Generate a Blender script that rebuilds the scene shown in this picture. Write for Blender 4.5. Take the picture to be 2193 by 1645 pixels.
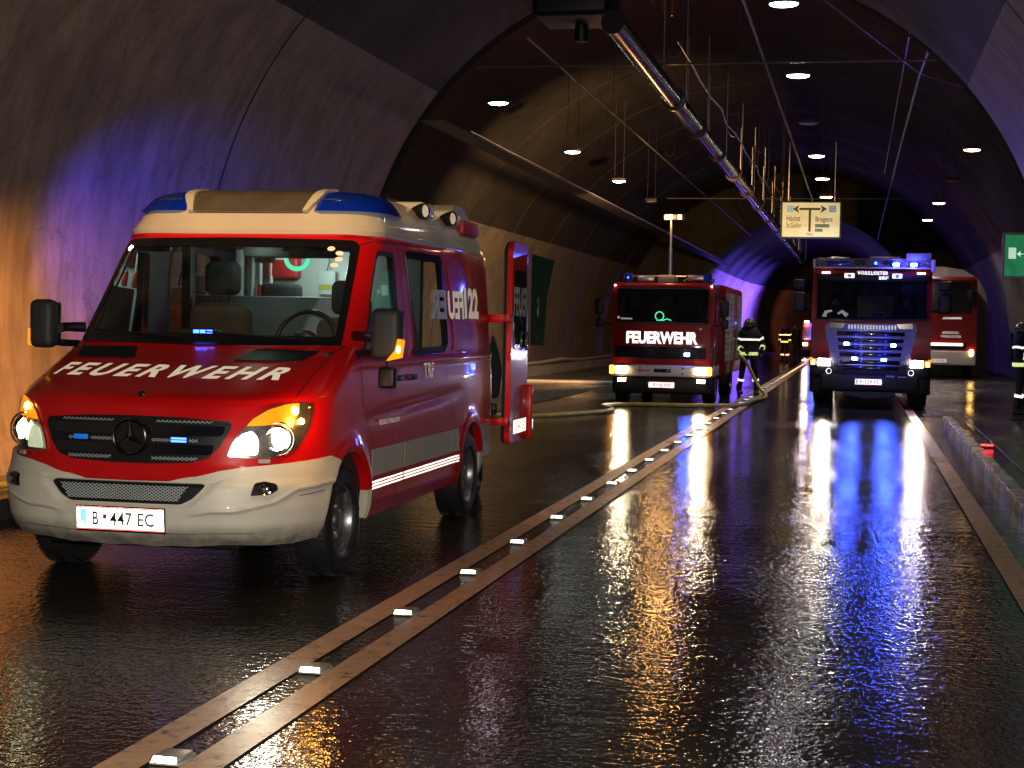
import bpy, bmesh, math, random
import numpy as np
from mathutils import Vector, Matrix
random.seed(7)
SC = bpy.context.scene
for o in list(bpy.data.objects): bpy.data.objects.remove(o)
R_ = math.radians

# ------------------------------------------------------------------ camera
CAM_H = 1.576
cam_d = bpy.data.cameras.new('camera'); cam = bpy.data.objects.new('camera', cam_d)
SC.collection.objects.link(cam); SC.camera = cam
cam_d.sensor_width = 36.0; cam_d.lens = 3404.8/2193*36; cam_d.clip_end = 2000; cam_d.clip_start = .05
_yaw, _pitch, _roll = 0.213286, 0.0379082, 0.0194049
_F = Vector((-math.sin(_yaw)*math.cos(_pitch), math.cos(_yaw)*math.cos(_pitch), -math.sin(_pitch)))
_r = Vector((math.cos(_yaw), math.sin(_yaw), 0)); _u = _r.cross(_F)
_Rt = _r*math.cos(_roll)+_u*math.sin(_roll); _Up = -_r*math.sin(_roll)+_u*math.cos(_roll)
_m = Matrix((( _Rt.x,_Up.x,-_F.x,0),(_Rt.y,_Up.y,-_F.y,0),(_Rt.z,_Up.z,-_F.z,CAM_H),(0,0,0,1)))
cam.matrix_world = _m

# ------------------------------------------------------------------ world: a road tunnel at night, hardly any sky light
W = bpy.data.worlds.new('World'); SC.world = W; W.use_nodes = True
_bg = W.node_tree.nodes['Background']
_sky = W.node_tree.nodes.new('ShaderNodeTexSky'); _sky.sky_type = 'NISHITA'; _sky.sun_disc = False
_sky.sun_elevation = R_(-4); _sky.sun_rotation = R_(200)
W.node_tree.links.new(_sky.outputs['Color'], _bg.inputs['Color']); _bg.inputs['Strength'].default_value = 0.01

SC.view_settings.view_transform = 'Standard'
try: SC.view_settings.look = 'None'
except Exception: pass
SC.view_settings.exposure = 0.0; SC.view_settings.gamma = 1.0; SC.view_settings.use_curve_mapping = False
SC.render.engine = 'CYCLES'
cy_ = SC.cycles
cy_.use_denoising = True
try: cy_.denoiser = 'OPENIMAGEDENOISE'
except Exception: pass
cy_.max_bounces = 6; cy_.diffuse_bounces = 2; cy_.glossy_bounces = 3; cy_.transmission_bounces = 4; cy_.transparent_max_bounces = 12
cy_.sample_clamp_indirect = 4.0; cy_.sample_clamp_direct = 0.0
cy_.caustics_reflective = False; cy_.caustics_refractive = False
cy_.use_light_tree = True

def lamp(name, kind, loc, power, color, size=.1, rot=None, spot=None, blend=.4, aim=None):
    d = bpy.data.lights.new(name, kind); d.energy = power; d.color = color
    if kind == 'AREA': d.shape = 'DISK'; d.size = size
    else: d.shadow_soft_size = size
    if kind == 'SPOT': d.spot_size = R_(spot or 90); d.spot_blend = blend
    o = bpy.data.objects.new(name, d); SC.collection.objects.link(o); o.location = loc
    if aim is not None:
        o.rotation_euler = (Vector(aim)-Vector(loc)).to_track_quat('-Z', 'Y').to_euler()
    if rot: o.rotation_euler = rot
    return o

# the photographer's flash, held just above the lens (it is what makes every plate, stud and reflective stripe glow)
flash = lamp('camera_flash', 'AREA', (0.03, -.06, CAM_H+.17), 440, (1.0, .94, .84), size=.12, aim=(-3.2, 12, 1.3))
# sodium floodlight hung in the tunnel above the photographer
flood = lamp('tunnel_floodlight', 'SPOT', (-3.3, 5.2, 6.1), 1700, (1.0, .56, .22), size=.18, spot=30, blend=1.0, aim=(-4.0, 10.3, 2.5))

# ------------------------------------------------------------------ helpers
COL = SC.collection
def link(o, parent=None):
    COL.objects.link(o)
    if parent is not None: o.parent = parent
    return o
def tag(o, label=None, cat=None, group=None, kind=None):
    if label: o['label'] = label
    if cat: o['category'] = cat
    if group: o['group'] = group
    if kind: o['kind'] = kind
    return o
def thing(name, label, cat, loc=(0,0,0), rotz=0, group=None):
    o = bpy.data.objects.new(name, None); o.empty_display_size = .1
    link(o); o.location = loc; o.rotation_euler = (0,0,rotz)
    return tag(o, label, cat, group)
def copy_tree(o, parent=None):
    c = o.copy(); COL.objects.link(c); c.parent = parent
    for ch in list(o.children): copy_tree(ch, c)
    return c

class MB:
    """collects faces in one bmesh"""
    def __init__(s): s.bm = bmesh.new()
    def poly(s, pts):
        try: return s.bm.faces.new([s.bm.verts.new(p) for p in pts])
        except ValueError: return None
    def add(s, verts, faces, M=None):
        vs = [s.bm.verts.new((M @ Vector(v)) if M is not None else v) for v in verts]
        for f in faces:
            try: s.bm.faces.new([vs[i] for i in f])
            except ValueError: pass
        return s
    def box(s, x0,x1,y0,y1,z0,z1, r=0, M=None, seg=2):
        if r > 0:
            b = bmesh.new(); bmesh.ops.create_cube(b, size=1)
            for v in b.verts: v.co = Vector(((x0+x1)/2+v.co.x*(x1-x0), (y0+y1)/2+v.co.y*(y1-y0), (z0+z1)/2+v.co.z*(z1-z0)))
            bmesh.ops.bevel(b, geom=list(b.edges)+list(b.verts), offset=min(r, .49*min(abs(x1-x0),abs(y1-y0),abs(z1-z0))), segments=seg, affect='EDGES', profile=.5)
            b.verts.index_update()
            s.add([v.co.copy() for v in b.verts], [[v.index for v in f.verts] for f in b.faces], M); b.free()
            return s
        v = [(x,y,z) for z in (z0,z1) for y in (y0,y1) for x in (x0,x1)]
        return s.add(v, [(0,2,3,1),(4,5,7,6),(0,1,5,4),(2,6,7,3),(0,4,6,2),(1,3,7,5)], M)
    def prism(s, prof, x0, x1, axis='x', M=None):
        """extrude a closed 2D profile; axis x: prof=(y,z), axis y: prof=(x,z), axis z: prof=(x,y)"""
        n = len(prof)
        def q(a, b, t): return {'x':(t,a,b),'y':(a,t,b),'z':(a,b,t)}[axis]
        v = [q(a,b,x0) for a,b in prof]+[q(a,b,x1) for a,b in prof]
        f = [tuple(range(n))[::-1], tuple(range(n,2*n))]+[(i,(i+1)%n,n+(i+1)%n,n+i) for i in range(n)]
        return s.add(v, f, M)
    def tube(s, pts, r, n=8, closed=False, cap=True):
        pts = [Vector(p) for p in pts]; N = len(pts); rr = r if isinstance(r,(list,tuple)) else [r]*N
        rings = []; up = None
        for i,p in enumerate(pts):
            a = pts[(i-1)%N] if (i>0 or closed) else p; b = pts[(i+1)%N] if (i<N-1 or closed) else p
            t = (b-a).normalized() if (b-a).length>1e-9 else Vector((0,0,1))
            if up is None: up = Vector((0,0,1)) if abs(t.z)<.95 else Vector((1,0,0))
            sx = t.cross(up)
            if sx.length < 1e-6: sx = t.cross(Vector((1,0,0)))
            sx.normalize(); up = sx.cross(t).normalized()
            rings.append([s.bm.verts.new(p+(sx*math.cos(k*2*math.pi/n)+up*math.sin(k*2*math.pi/n))*rr[i]) for k in range(n)])
        for i in range(N if closed else N-1):
            A,B = rings[i],rings[(i+1)%N]
            for k in range(n): s.bm.faces.new((A[k],A[(k+1)%n],B[(k+1)%n],B[k]))
        if cap and not closed:
            s.bm.faces.new(rings[0][::-1]); s.bm.faces.new(rings[-1])
        return s
    def lathe(s, prof, n=24, M=None, cap=False):
        """prof list of (r,h) revolved around local z"""
        v=[];f=[]
        for r,h in prof:
            for k in range(n): a=2*math.pi*k/n; v.append((r*math.cos(a), r*math.sin(a), h))
        for i in range(len(prof)-1):
            for k in range(n): f.append((i*n+k, i*n+(k+1)%n, (i+1)*n+(k+1)%n, (i+1)*n+k))
        if cap: f += [tuple(range(n))[::-1], tuple(range((len(prof)-1)*n, len(prof)*n))]
        return s.add(v, f, M)
    def ball(s, c, rx, ry=None, rz=None, nu=14, nv=8):
        ry = ry or rx; rz = rz or rx
        prof = [(math.sin(math.pi*i/nv), -math.cos(math.pi*i/nv)) for i in range(nv+1)]
        prof[0]=(1e-3,-1);prof[-1]=(1e-3,1)
        return s.lathe(prof, nu, Matrix.Translation(c) @ Matrix.Diagonal((rx,ry,rz,1)))
    def build(s, name, mat, parent=None, smooth=True, loc=None, angle=40):
        bm = s.bm
        bmesh.ops.recalc_face_normals(bm, faces=list(bm.faces))
        me = bpy.data.meshes.new(name); bm.to_mesh(me); bm.free()
        for m in (mat if isinstance(mat,(list,tuple)) else [mat]): me.materials.append(m)
        if smooth: smooth_me(me, angle)
        o = bpy.data.objects.new(name, me); link(o, parent)
        if loc is not None: o.location = loc
        return o
def smooth_me(me, angle=40):
    me.polygons.foreach_set('use_smooth', [True]*len(me.polygons))
    try: me.set_sharp_from_angle(angle=R_(angle))
    except Exception: pass
def mesh_obj(name, verts, faces, mat, parent=None, smooth=True, angle=40):
    me = bpy.data.meshes.new(name); me.from_pydata([tuple(v) for v in verts], [], faces)
    for m in (mat if isinstance(mat,(list,tuple)) else [mat]): me.materials.append(m)
    me.validate()
    if smooth: smooth_me(me, angle)
    return link(bpy.data.objects.new(name, me), parent)

# ------------------------------------------------------------------ materials
def _new(name):
    m = bpy.data.materials.new(name); m.use_nodes = True; nt = m.node_tree
    return m, nt, nt.nodes['Principled BSDF'], nt.nodes['Material Output']
def N(nt, t, **kw):
    n = nt.nodes.new(t)
    for k,v in kw.items():
        if k in n.inputs: n.inputs[k].default_value = v
        else: setattr(n, k, v)
    return n
def noise(nt, scale, detail=4, rough=.6, vec=None, stretch=None):
    tc = N(nt,'ShaderNodeTexCoord'); src = tc.outputs['Object']
    if stretch:
        mp = N(nt,'ShaderNodeMapping'); mp.inputs['Scale'].default_value = stretch
        nt.links.new(src, mp.inputs['Vector']); src = mp.outputs['Vector']
    n = N(nt,'ShaderNodeTexNoise', Scale=scale, Detail=detail, Roughness=rough)
    nt.links.new(src, n.inputs['Vector']); return n
def ramp(nt, fac, stops):
    r = N(nt,'ShaderNodeValToRGB'); e = r.color_ramp.elements
    e[0].position = stops[0][0]; e[0].color = (*stops[0][1],1)
    e[1].position = stops[-1][0]; e[1].color = (*stops[-1][1],1)
    for p,c in stops[1:-1]:
        q = e.new(p); q.color = (*c,1)
    nt.links.new(fac, r.inputs['Fac']); return r
def mixc(nt, fac, a, b, mode='MIX'):
    m = N(nt,'ShaderNodeMix'); m.data_type='RGBA'; m.blend_type=mode
    for sock,v in ((0,fac),(6,a),(7,b)):
        if isinstance(v,(int,float)): m.inputs[sock].default_value=v
        elif isinstance(v,tuple): m.inputs[sock].default_value=(*v,1)
        else: nt.links.new(v, m.inputs[sock])
    return m.outputs[2]
def pmat(name, col, rough=.5, metal=0, coat=0, dirt=0, dscale=6, bump=0, bscale=40, spec=.5, ior=None, trans=0):
    m,nt,b,o = _new(name)
    b.inputs['Roughness'].default_value=rough; b.inputs['Metallic'].default_value=metal
    b.inputs['Coat Weight'].default_value=coat; b.inputs['Coat Roughness'].default_value=.04
    b.inputs['Specular IOR Level'].default_value=spec; b.inputs['Transmission Weight'].default_value=trans
    if ior: b.inputs['IOR'].default_value=ior
    n = noise(nt, dscale, 5)
    d = max(dirt,.06)
    rp = ramp(nt, n.outputs['Fac'], [(.3,tuple(c*(1-d) for c in col)),(.7,tuple(min(1,c*(1+d*.3)) for c in col))])
    nt.links.new(rp.outputs['Color'], b.inputs['Base Color'])
    if bump:
        n2 = noise(nt, bscale, 3); bp = N(nt,'ShaderNodeBump', Strength=1.0, Distance=bump)
        nt.links.new(n2.outputs['Fac'], bp.inputs['Height']); nt.links.new(bp.outputs['Normal'], b.inputs['Normal'])
    return m
def emis(name, col, strength, base=None):
    m,nt,b,o = _new(name)
    b.inputs['Base Color'].default_value=(*(base or col),1); b.inputs['Roughness'].default_value=.3
    b.inputs['Emission Color'].default_value=(*col,1); b.inputs['Emission Strength'].default_value=strength
    return m
def retro(name, col, w=.5, rough=.25, diff=None):
    """retroreflective sheeting / cube-corner lens: glass beads send light back along the way it came,
    so the glossy lobe is centred on the incoming direction"""
    m,nt,b,o = _new(name)
    b.inputs['Base Color'].default_value=(*(diff or col),1); b.inputs['Roughness'].default_value=.5
    g = N(nt,'ShaderNodeBsdfGlossy'); g.inputs['Color'].default_value=(*col,1); g.inputs['Roughness'].default_value=rough
    ge = N(nt,'ShaderNodeNewGeometry'); nt.links.new(ge.outputs['Incoming'], g.inputs['Normal'])
    mx = N(nt,'ShaderNodeMixShader'); mx.inputs[0].default_value=w
    nt.links.new(b.outputs[0], mx.inputs[1]); nt.links.new(g.outputs[0], mx.inputs[2]); nt.links.new(mx.outputs[0], o.inputs[0])
    return m
def glass(name, tint=(.8,.85,.83), refl=1.0, base=.05, rough=.0, film=0):
    m,nt,b,o = _new(name); nt.nodes.remove(b)
    t = N(nt,'ShaderNodeBsdfTransparent'); t.inputs[0].default_value=(*tint,1)
    g = N(nt,'ShaderNodeBsdfGlossy'); g.inputs['Roughness'].default_value=rough; g.inputs['Color'].default_value=(refl,refl,refl,1)
    f = N(nt,'ShaderNodeFresnel', IOR=1.5)
    mx = N(nt,'ShaderNodeMixShader'); nt.links.new(f.outputs[0], mx.inputs[0])
    nt.links.new(g.outputs[0], mx.inputs[2])
    if film:   # thin road film and wiper smears on the glass
        n = noise(nt, 5, 6, .7, stretch=(1,1,.35)); r = ramp(nt, n.outputs['Fac'], [(.35,(0,0,0)),(.75,(film,)*3)])
        d = N(nt,'ShaderNodeBsdfDiffuse'); d.inputs[0].default_value=(.5,.5,.5,1); m2 = N(nt,'ShaderNodeMixShader')
        nt.links.new(r.outputs['Color'], m2.inputs[0]); nt.links.new(t.outputs[0], m2.inputs[1]); nt.links.new(d.outputs[0], m2.inputs[2]); nt.links.new(m2.outputs[0], mx.inputs[1])
    else: nt.links.new(t.outputs[0], mx.inputs[1])
    nt.links.new(mx.outputs[0], o.inputs[0])
    return m

M = {}
def paint(name, col, drops=True):
    m,nt,b,o = _new(name)
    b.inputs['Roughness'].default_value=.34; b.inputs['Specular IOR Level'].default_value=.2; b.inputs['Coat Weight'].default_value=.55; b.inputs['Coat Roughness'].default_value=.06
    n = noise(nt, 3.0, 6); rp = ramp(nt, n.outputs['Fac'], [(.25,tuple(c*.82 for c in col)),(.75,col)])
    nt.links.new(rp.outputs['Color'], b.inputs['Base Color'])
    # water film and droplets
    vt = N(nt,'ShaderNodeTexVoronoi', Scale=70.0); tc=N(nt,'ShaderNodeTexCoord'); nt.links.new(tc.outputs['Object'], vt.inputs['Vector'])
    r2 = ramp(nt, vt.outputs['Distance'], [(.0,(1,1,1)),(.22,(0,0,0))])
    n3 = noise(nt, 9, 3); r3 = ramp(nt, n3.outputs['Fac'], [(.5,(0,0,0)),(.62,(1,1,1))])
    mm = N(nt,'ShaderNodeMath', operation='MULTIPLY'); nt.links.new(r2.outputs['Color'], mm.inputs[0]); nt.links.new(r3.outputs['Color'], mm.inputs[1])
    bp = N(nt,'ShaderNodeBump', Strength=.5, Distance=.002); nt.links.new(mm.outputs[0], bp.inputs['Height'])
    if drops: nt.links.new(bp.outputs['Normal'], b.inputs['Coat Normal'])
    rr = ramp(nt, n.outputs['Fac'], [(.3,(.03,)*3),(.8,(.12,)*3)]); nt.links.new(rr.outputs['Color'], b.inputs['Coat Roughness'])
    return m
M['red'] = paint('fire_red_paint', (.60,.004,.006))
M['red_dark'] = paint('dark_red_truck_paint', (.30,.008,.010))
M['cream'] = paint('cream_white_paint', (.62,.56,.44))
M['white'] = pmat('white_paint', (.72,.70,.66), .4, coat=.4)
M['bumper'] = pmat('bumper_cream_plastic', (.68,.63,.52), .45, coat=.12, dirt=.10, dscale=3)
def grimy(m, z0=.33, z1=.42, col=(.20,.18,.15)):
    nt=m.node_tree; b=nt.nodes['Principled BSDF']; src=b.inputs['Base Color'].links[0].from_socket
    tc=N(nt,'ShaderNodeTexCoord'); sp=N(nt,'ShaderNodeSeparateXYZ'); nt.links.new(tc.outputs['Object'],sp.inputs[0])
    n=noise(nt,7,5,.7); mr=N(nt,'ShaderNodeMapRange'); nt.links.new(sp.outputs['Z'],mr.inputs[0]); mr.inputs[1].default_value=z1; mr.inputs[2].default_value=z0
    ad=N(nt,'ShaderNodeMath',operation='MULTIPLY'); nt.links.new(mr.outputs[0],ad.inputs[0]); r=ramp(nt,n.outputs['Fac'],[(.25,(.25,)*3),(.6,(1,)*3)]); nt.links.new(r.outputs['Color'],ad.inputs[1])
    c=mixc(nt,ad.outputs[0],src,col); nt.links.new(c,b.inputs['Base Color'])
    # fine road spray all over
    n2=noise(nt,160,2,.5); r2=ramp(nt,n2.outputs['Fac'],[(.58,(1,1,1)),(.72,(.6,.58,.55))]); c2=mixc(nt,.25,c,r2.outputs['Color'],'MULTIPLY'); nt.links.new(c2,b.inputs['Base Color'])
grimy(M['bumper'])
M['black'] = pmat('black_plastic', (.007,.007,.008), .45, spec=.35)
M['gloss_black'] = pmat('gloss_black', (.008,.008,.010), .12, coat=.5)
M['rubber'] = pmat('tyre_rubber', (.013,.013,.013), .55, bump=.001, bscale=120, dirt=.4)
M['seal'] = pmat('rubber_seal', (.006,.006,.006), .6)
M['steel'] = pmat('wheel_steel', (.28,.27,.27), .33, metal=.8, dirt=.4, dscale=20)
M['chrome'] = pmat('chrome', (.75,.75,.75), .08, metal=1)
M['darkchrome'] = pmat('dark_chrome', (.14,.14,.145), .16, metal=1)
M['alu'] = pmat('aluminium', (.55,.55,.57), .3, metal=.9)
M['grey'] = pmat('grey_panel', (.30,.31,.31), .6)
M['lgrey'] = pmat('light_grey_cabinet', (.42,.46,.44), .55)
M['dgrey'] = pmat('dark_grey_trim', (.022,.023,.024), .6)
M['cloth_dark'] = pmat('dark_seat_cloth', (.016,.016,.018), .9)
M['glass'] = glass('clear_window_glass', (.84,.88,.86), film=.03)
M['tglass'] = glass('tinted_window_glass', (.42,.45,.46), film=.03)
M['lens'] = glass('clear_lens', (.95,.95,.95))
def _bl():
    m,nt,b,o=_new('blue_beacon_lens'); b.inputs['Base Color'].default_value=(.004,.03,.50,1); b.inputs['Roughness'].default_value=.06; b.inputs['Coat Weight'].default_value=1
    t=N(nt,'ShaderNodeBsdfTransparent'); t.inputs[0].default_value=(.05,.20,1,1); mx=N(nt,'ShaderNodeMixShader'); mx.inputs[0].default_value=.42
    nt.links.new(b.outputs[0],mx.inputs[1]); nt.links.new(t.outputs[0],mx.inputs[2]); nt.links.new(mx.outputs[0],o.inputs[0]); return m
M['bluelens'] = _bl()
M['bluedome'] = pmat('blue_dome', (.008,.03,.42), .06, coat=1)
M['mirrorg'] = pmat('mirror_glass', (.8,.8,.8), .02, metal=1)
M['retro_w'] = retro('retro_white', (.9,.9,.9), .55, .25, (.8,.8,.78))
M['retro_plate'] = retro('retro_plate_white', (.9,.88,.84), .18, .28, (.82,.80,.76))
M['retro_cream'] = retro('retro_cream', (.8,.72,.55), .04, .3, (.78,.66,.46))
M['retro_y'] = retro('retro_yellow', (.75,.95,.35), .35, .25, (.5,.6,.1))
M['retro_g'] = retro('retro_green', (.15,.95,.6), .6, .25, (.1,.6,.4))
M['retro_b'] = retro('retro_blue', (.05,.35,.8), .2, .25, (.03,.25,.6))
M['retro_r'] = retro('retro_red', (.8,.04,.04), .2, .25, (.6,.03,.03))
M['ink'] = pmat('black_ink', (.01,.01,.012), .5)
M['redink'] = pmat('red_ink', (.45,.02,.02), .5)
M['lampbowl'] = pmat('lamp_bowl', (.45,.44,.42), .22, metal=.9, dirt=.5, dscale=25)
M['head_soft2'] = emis('left_reflector_glow', (.75,.85,.55), .7)
M['head'] = emis('headlamp_glow', (1,.86,.68), 60)
M['head_w2'] = emis('warm_headlamp_glow', (1,.70,.36), 52)
M['head_soft'] = emis('headlamp_reflector_glow', (1,.86,.62), 6)
M['head_left'] = emis('left_headlamp_glow', (.82,1,.62), 9)
M['amber'] = emis('indicator_amber', (1,.27,.004), 1.25)
M['amber_hot'] = emis('indicator_bulb', (1,.62,.14), 30)
M['amber_hot2'] = emis('truck_indicator', (1,.36,.03), 7)
M['head_warm'] = emis('fog_lamp_glow', (1,.68,.30), 22)
M['blue_hot'] = emis('blue_flash_led', (.06,.14,1.0), 330)
M['blue_core'] = emis('blue_flash_core', (.035,.10,1.0), 9)
M['blue_dim'] = emis('blue_led_dim', (.01,.13,.55), .6)

# ------------------------------------------------------------------ text as mesh
def text_tris(s, bold=.0, spacing=1.0):
    cu = bpy.data.curves.new('t','FONT'); cu.body = s; cu.size = 1; cu.offset = bold; cu.space_character = spacing; cu.resolution_u = 3
    o = bpy.data.objects.new('t', cu); COL.objects.link(o)
    dg = bpy.context.evaluated_depsgraph_get(); me = bpy.data.meshes.new_from_object(o.evaluated_get(dg))
    v = np.array([tuple(q.co) for q in me.vertices]); f = [tuple(p.vertices) for p in me.polygons]
    bpy.data.objects.remove(o); bpy.data.curves.remove(cu); bpy.data.meshes.remove(me)
    lo, hi = v.min(0), v.max(0)
    v = (v-lo)/np.maximum(hi-lo,1e-6)
    return v[:, :2], f
def text_on(name, s, fn, mat, parent, bold=.02, spacing=1.0, mirror=False, label=None):
    """fn maps (a,b) in the unit square to a 3D point; text fills it"""
    v,f = text_tris(s, bold, spacing)
    if mirror: v[:,0] = 1-v[:,0]
    pts = [fn(a,b) for a,b in v]
    o = mesh_obj(name, pts, f, mat, parent, smooth=False)
    if label: o['label'] = label
    return o
def text_flat(name, s, x0, x1, y, z0, z1, mat, parent, bold=.02, spacing=1.0, italic=0):
    return text_on(name, s, lambda a,b: (x0+(x1-x0)*a+italic*(b)*(z1-z0), y, z0+(z1-z0)*b), mat, parent, bold, spacing)
def fill2d(outer, holes=()):
    cu = bpy.data.curves.new('f','CURVE'); cu.dimensions='2D'; cu.fill_mode='BOTH'
    for loop in [outer]+list(holes):
        sp = cu.splines.new('POLY'); sp.points.add(len(loop)-1)
        for i,(a,b) in enumerate(loop): sp.points[i].co=(a,b,0,1)
        sp.use_cyclic_u=True
    o = bpy.data.objects.new('f', cu); COL.objects.link(o)
    dg = bpy.context.evaluated_depsgraph_get(); me = bpy.data.meshes.new_from_object(o.evaluated_get(dg))
    bpy.data.objects.remove(o); bpy.data.curves.remove(cu)
    bm = bmesh.new(); bm.from_mesh(me); bpy.data.meshes.remove(me)
    return bm
def dens(loop, step):
    out=[]; n=len(loop)
    for i in range(n):
        a=loop[i]; b=loop[(i+1)%n]; d=math.hypot(b[0]-a[0],b[1]-a[1]); k=max(1,int(math.ceil(d/step)))
        for j in range(k): out.append((a[0]+(b[0]-a[0])*j/k, a[1]+(b[1]-a[1])*j/k))
    return out
def rnd(loop, r=.02, n=4):
    """round the corners of a 2D polygon"""
    out=[]; N_=len(loop)
    for i in range(N_):
        p0=Vector(loop[i-1]);p=Vector(loop[i]);p1=Vector(loop[(i+1)%N_])
        a=(p0-p); b=(p1-p); ra=min(r,a.length*.45); rb=min(r,b.length*.45)
        A=p+a.normalized()*ra; B=p+b.normalized()*rb
        for k in range(n+1):
            t=k/n; q=A*(1-t)**2+p*2*t*(1-t)+B*t*t; out.append((q.x,q.y))
    return out
def surf_patch(name, outer, mapf, mat, parent, holes=(), step=.04, zs=None, us=None, thick=0, off=0, smooth=True, angle=50):
    """a polygon in surface coordinates (u,z), cut to a grid and laid on a curved surface"""
    bm = fill2d(outer, holes)
    lo = (min(p[0] for p in outer), min(p[1] for p in outer)); hi = (max(p[0] for p in outer), max(p[1] for p in outer))
    if us is None: us = np.arange(lo[0]+step*.5, hi[0], step)
    if zs is None: zs = np.arange(lo[1]+step*.5, hi[1], step)
    for u in us:
        if lo[0]<u<hi[0]: bmesh.ops.bisect_plane(bm, geom=bm.verts[:]+bm.edges[:]+bm.faces[:], plane_co=(u,0,0), plane_no=(1,0,0), dist=1e-5)
    for z in zs:
        if lo[1]<z<hi[1]: bmesh.ops.bisect_plane(bm, geom=bm.verts[:]+bm.edges[:]+bm.faces[:], plane_co=(0,z,0), plane_no=(0,1,0), dist=1e-5)
    bm.verts.index_update(); bm.verts.ensure_lookup_table()
    uv = np.array([(v.co.x,v.co.y) for v in bm.verts]); P3, Nn = mapf(uv[:,0], uv[:,1])
    top = P3+Nn*(off+thick)
    for v,p in zip(bm.verts, top): v.co = p
    if thick>0:
        edges=[e for e in bm.edges if e.is_boundary]; d=bmesh.ops.extrude_edge_only(bm, edges=edges)
        newv=[g for g in d['geom'] if isinstance(g,bmesh.types.BMVert)]
        bot = P3+Nn*off
        # match the new verts to their source by nearest
        src={}
        for e in edges:
            for v in e.verts: src[v.index]=v
        idx=[i for i in src]
        arr=top[idx]
        for v in newv:
            k=int(np.argmin(((arr-np.array(v.co))**2).sum(1))); v.co=bot[idx[k]]
    me=bpy.data.meshes.new(name); bm.to_mesh(me); bm.free()
    for m in (mat if isinstance(mat,(list,tuple)) else [mat]): me.materials.append(m)
    if smooth: smooth_me(me, angle)
    return link(bpy.data.objects.new(name, me), parent)

# ------------------------------------------------------------------ the van's skin as a surface: u = way round the body from the nose, z = height
def vtab(pts,z):
    a=np.array(pts,float); return np.interp(z,a[:,0],a[:,1])
def vsmooth(v,k=3):
    kern=np.exp(-0.5*(np.arange(-3*k,3*k+1)/k)**2); kern/=kern.sum()
    return np.convolve(np.pad(v,3*k,mode='reflect',reflect_type='odd'),kern,'valid')
ZS=np.arange(.28,2.201,.005)
YF=vsmooth(vtab([(.28,-.92),(.33,-.985),(.40,-1.02),(.5,-1.03),(.62,-1.02),(.66,-.985),(.74,-.96),(.90,-.935),(1.01,-.905),(1.07,-.885),(1.115,-.85),(1.15,-.76),(1.20,-.61),(1.30,-.30),(1.395,-.01),(1.42,.05),(1.45,.075),(2.09,.63),(2.15,.71),(2.2,.72)],ZS),2)
WW=vsmooth(vtab([(.28,.93),(.38,.965),(.5,.98),(.95,.985),(1.15,.98),(1.35,.962),(1.41,.957),(2.0,.915),(2.09,.907),(2.15,.895),(2.2,.885)],ZS),3)
DD=vsmooth(vtab([(.28,.58),(1.1,.60),(1.2,.50),(1.3,.40),(1.42,.32),(2.2,.30)],ZS),5)
PP=vsmooth(vtab([(.28,3.4),(1.1,3.4),(1.2,4.0),(1.3,5.5),(1.42,8),(2.2,8)],ZS),5)
QQ=1.6; DU=.01; UM=6.0
def outline(i):
    z=ZS[i]; w,d,p,yf=WW[i],DD[i],PP[i],YF[i]; yc=yf+d
    x=np.concatenate([np.linspace(0,.8,40,endpoint=False),1-.2*(1-np.linspace(0,1,160))**2.5])*w
    x=np.clip(x,0,w); y=yc-d*np.clip(1-(x/w)**p,0,1)**(1/QQ)
    ys=np.arange(yc+.02,4.12,.02); xs=np.full_like(ys,w)
    # rear corner
    a=np.linspace(0,np.pi/2,10); yr=4.12+.10*np.sin(a); xr=w-.10*(1-np.cos(a)); 
    x=np.r_[x,xs,xr,0.3]; y=np.r_[y,ys,yr,4.22]
    t=np.clip((y-2.9)/1.3,0,1); x=x*(1-.045*t*t*(3-2*t))
    # side features
    side=np.clip((y-(yf+d*.75))/.2,0,1)
    r0=np.hypot(y,z-.36); r1=np.hypot(y-3.25,z-.36)
    x=x+side*(.022*np.exp(-((r0-.45)/.07)**2)+.018*np.exp(-((r1-.45)/.07)**2))
    zc=.955+.035*(y-.6); amp=np.clip((y-.2)/.5,0,1)*np.clip((3.0-y)/1.0,0,1)
    x=x-side*amp*.016*np.exp(-((z-zc)/.045)**2)
    x=x+side*.010*np.exp(-((z-1.30)/.03)**2)
    s=np.r_[0,np.cumsum(np.hypot(np.diff(x),np.diff(y)))]
    return x,y,s
def table():
    NU=int(UM/DU)+1; us=np.arange(NU)*DU; T=np.zeros((len(ZS),NU,3)); L=[]
    for i in range(len(ZS)):
        x,y,s=outline(i); T[i,:,0]=np.interp(us,s,x);T[i,:,1]=np.interp(us,s,y);T[i,:,2]=ZS[i]; L.append(s[-2])
    return T,np.array(L)
VT,LU=table()
def VP(u,z):
    u=np.asarray(u,float);z=np.asarray(z,float);a=np.abs(u)/DU;b=(z-ZS[0])/.005
    i=np.clip(np.floor(b).astype(int),0,len(ZS)-2);j=np.clip(np.floor(a).astype(int),0,VT.shape[1]-2)
    fb=(b-i)[...,None];fa=np.clip(a-j,0,1)[...,None]
    r=VT[i,j]*(1-fb)*(1-fa)+VT[i+1,j]*fb*(1-fa)+VT[i,j+1]*(1-fb)*fa+VT[i+1,j+1]*fb*fa
    r=r.copy(); r[...,0]*=np.where(u<0,-1,1); return r
def u_of_x(x,z):
    i=int(np.clip(round((z-ZS[0])/.005),0,len(ZS)-1)); row=VT[i,:int(1.6/DU),0]; k=np.argmax(row)
    return np.sign(x)*np.interp(abs(x),row[:k+1],np.arange(k+1)*DU)
def u_of_y(y,z,sgn=1):
    i=int(np.clip(round((z-ZS[0])/.005),0,len(ZS)-1)); row=VT[i,:,1]
    return sgn*np.interp(y,row,np.arange(len(row))*DU)
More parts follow.
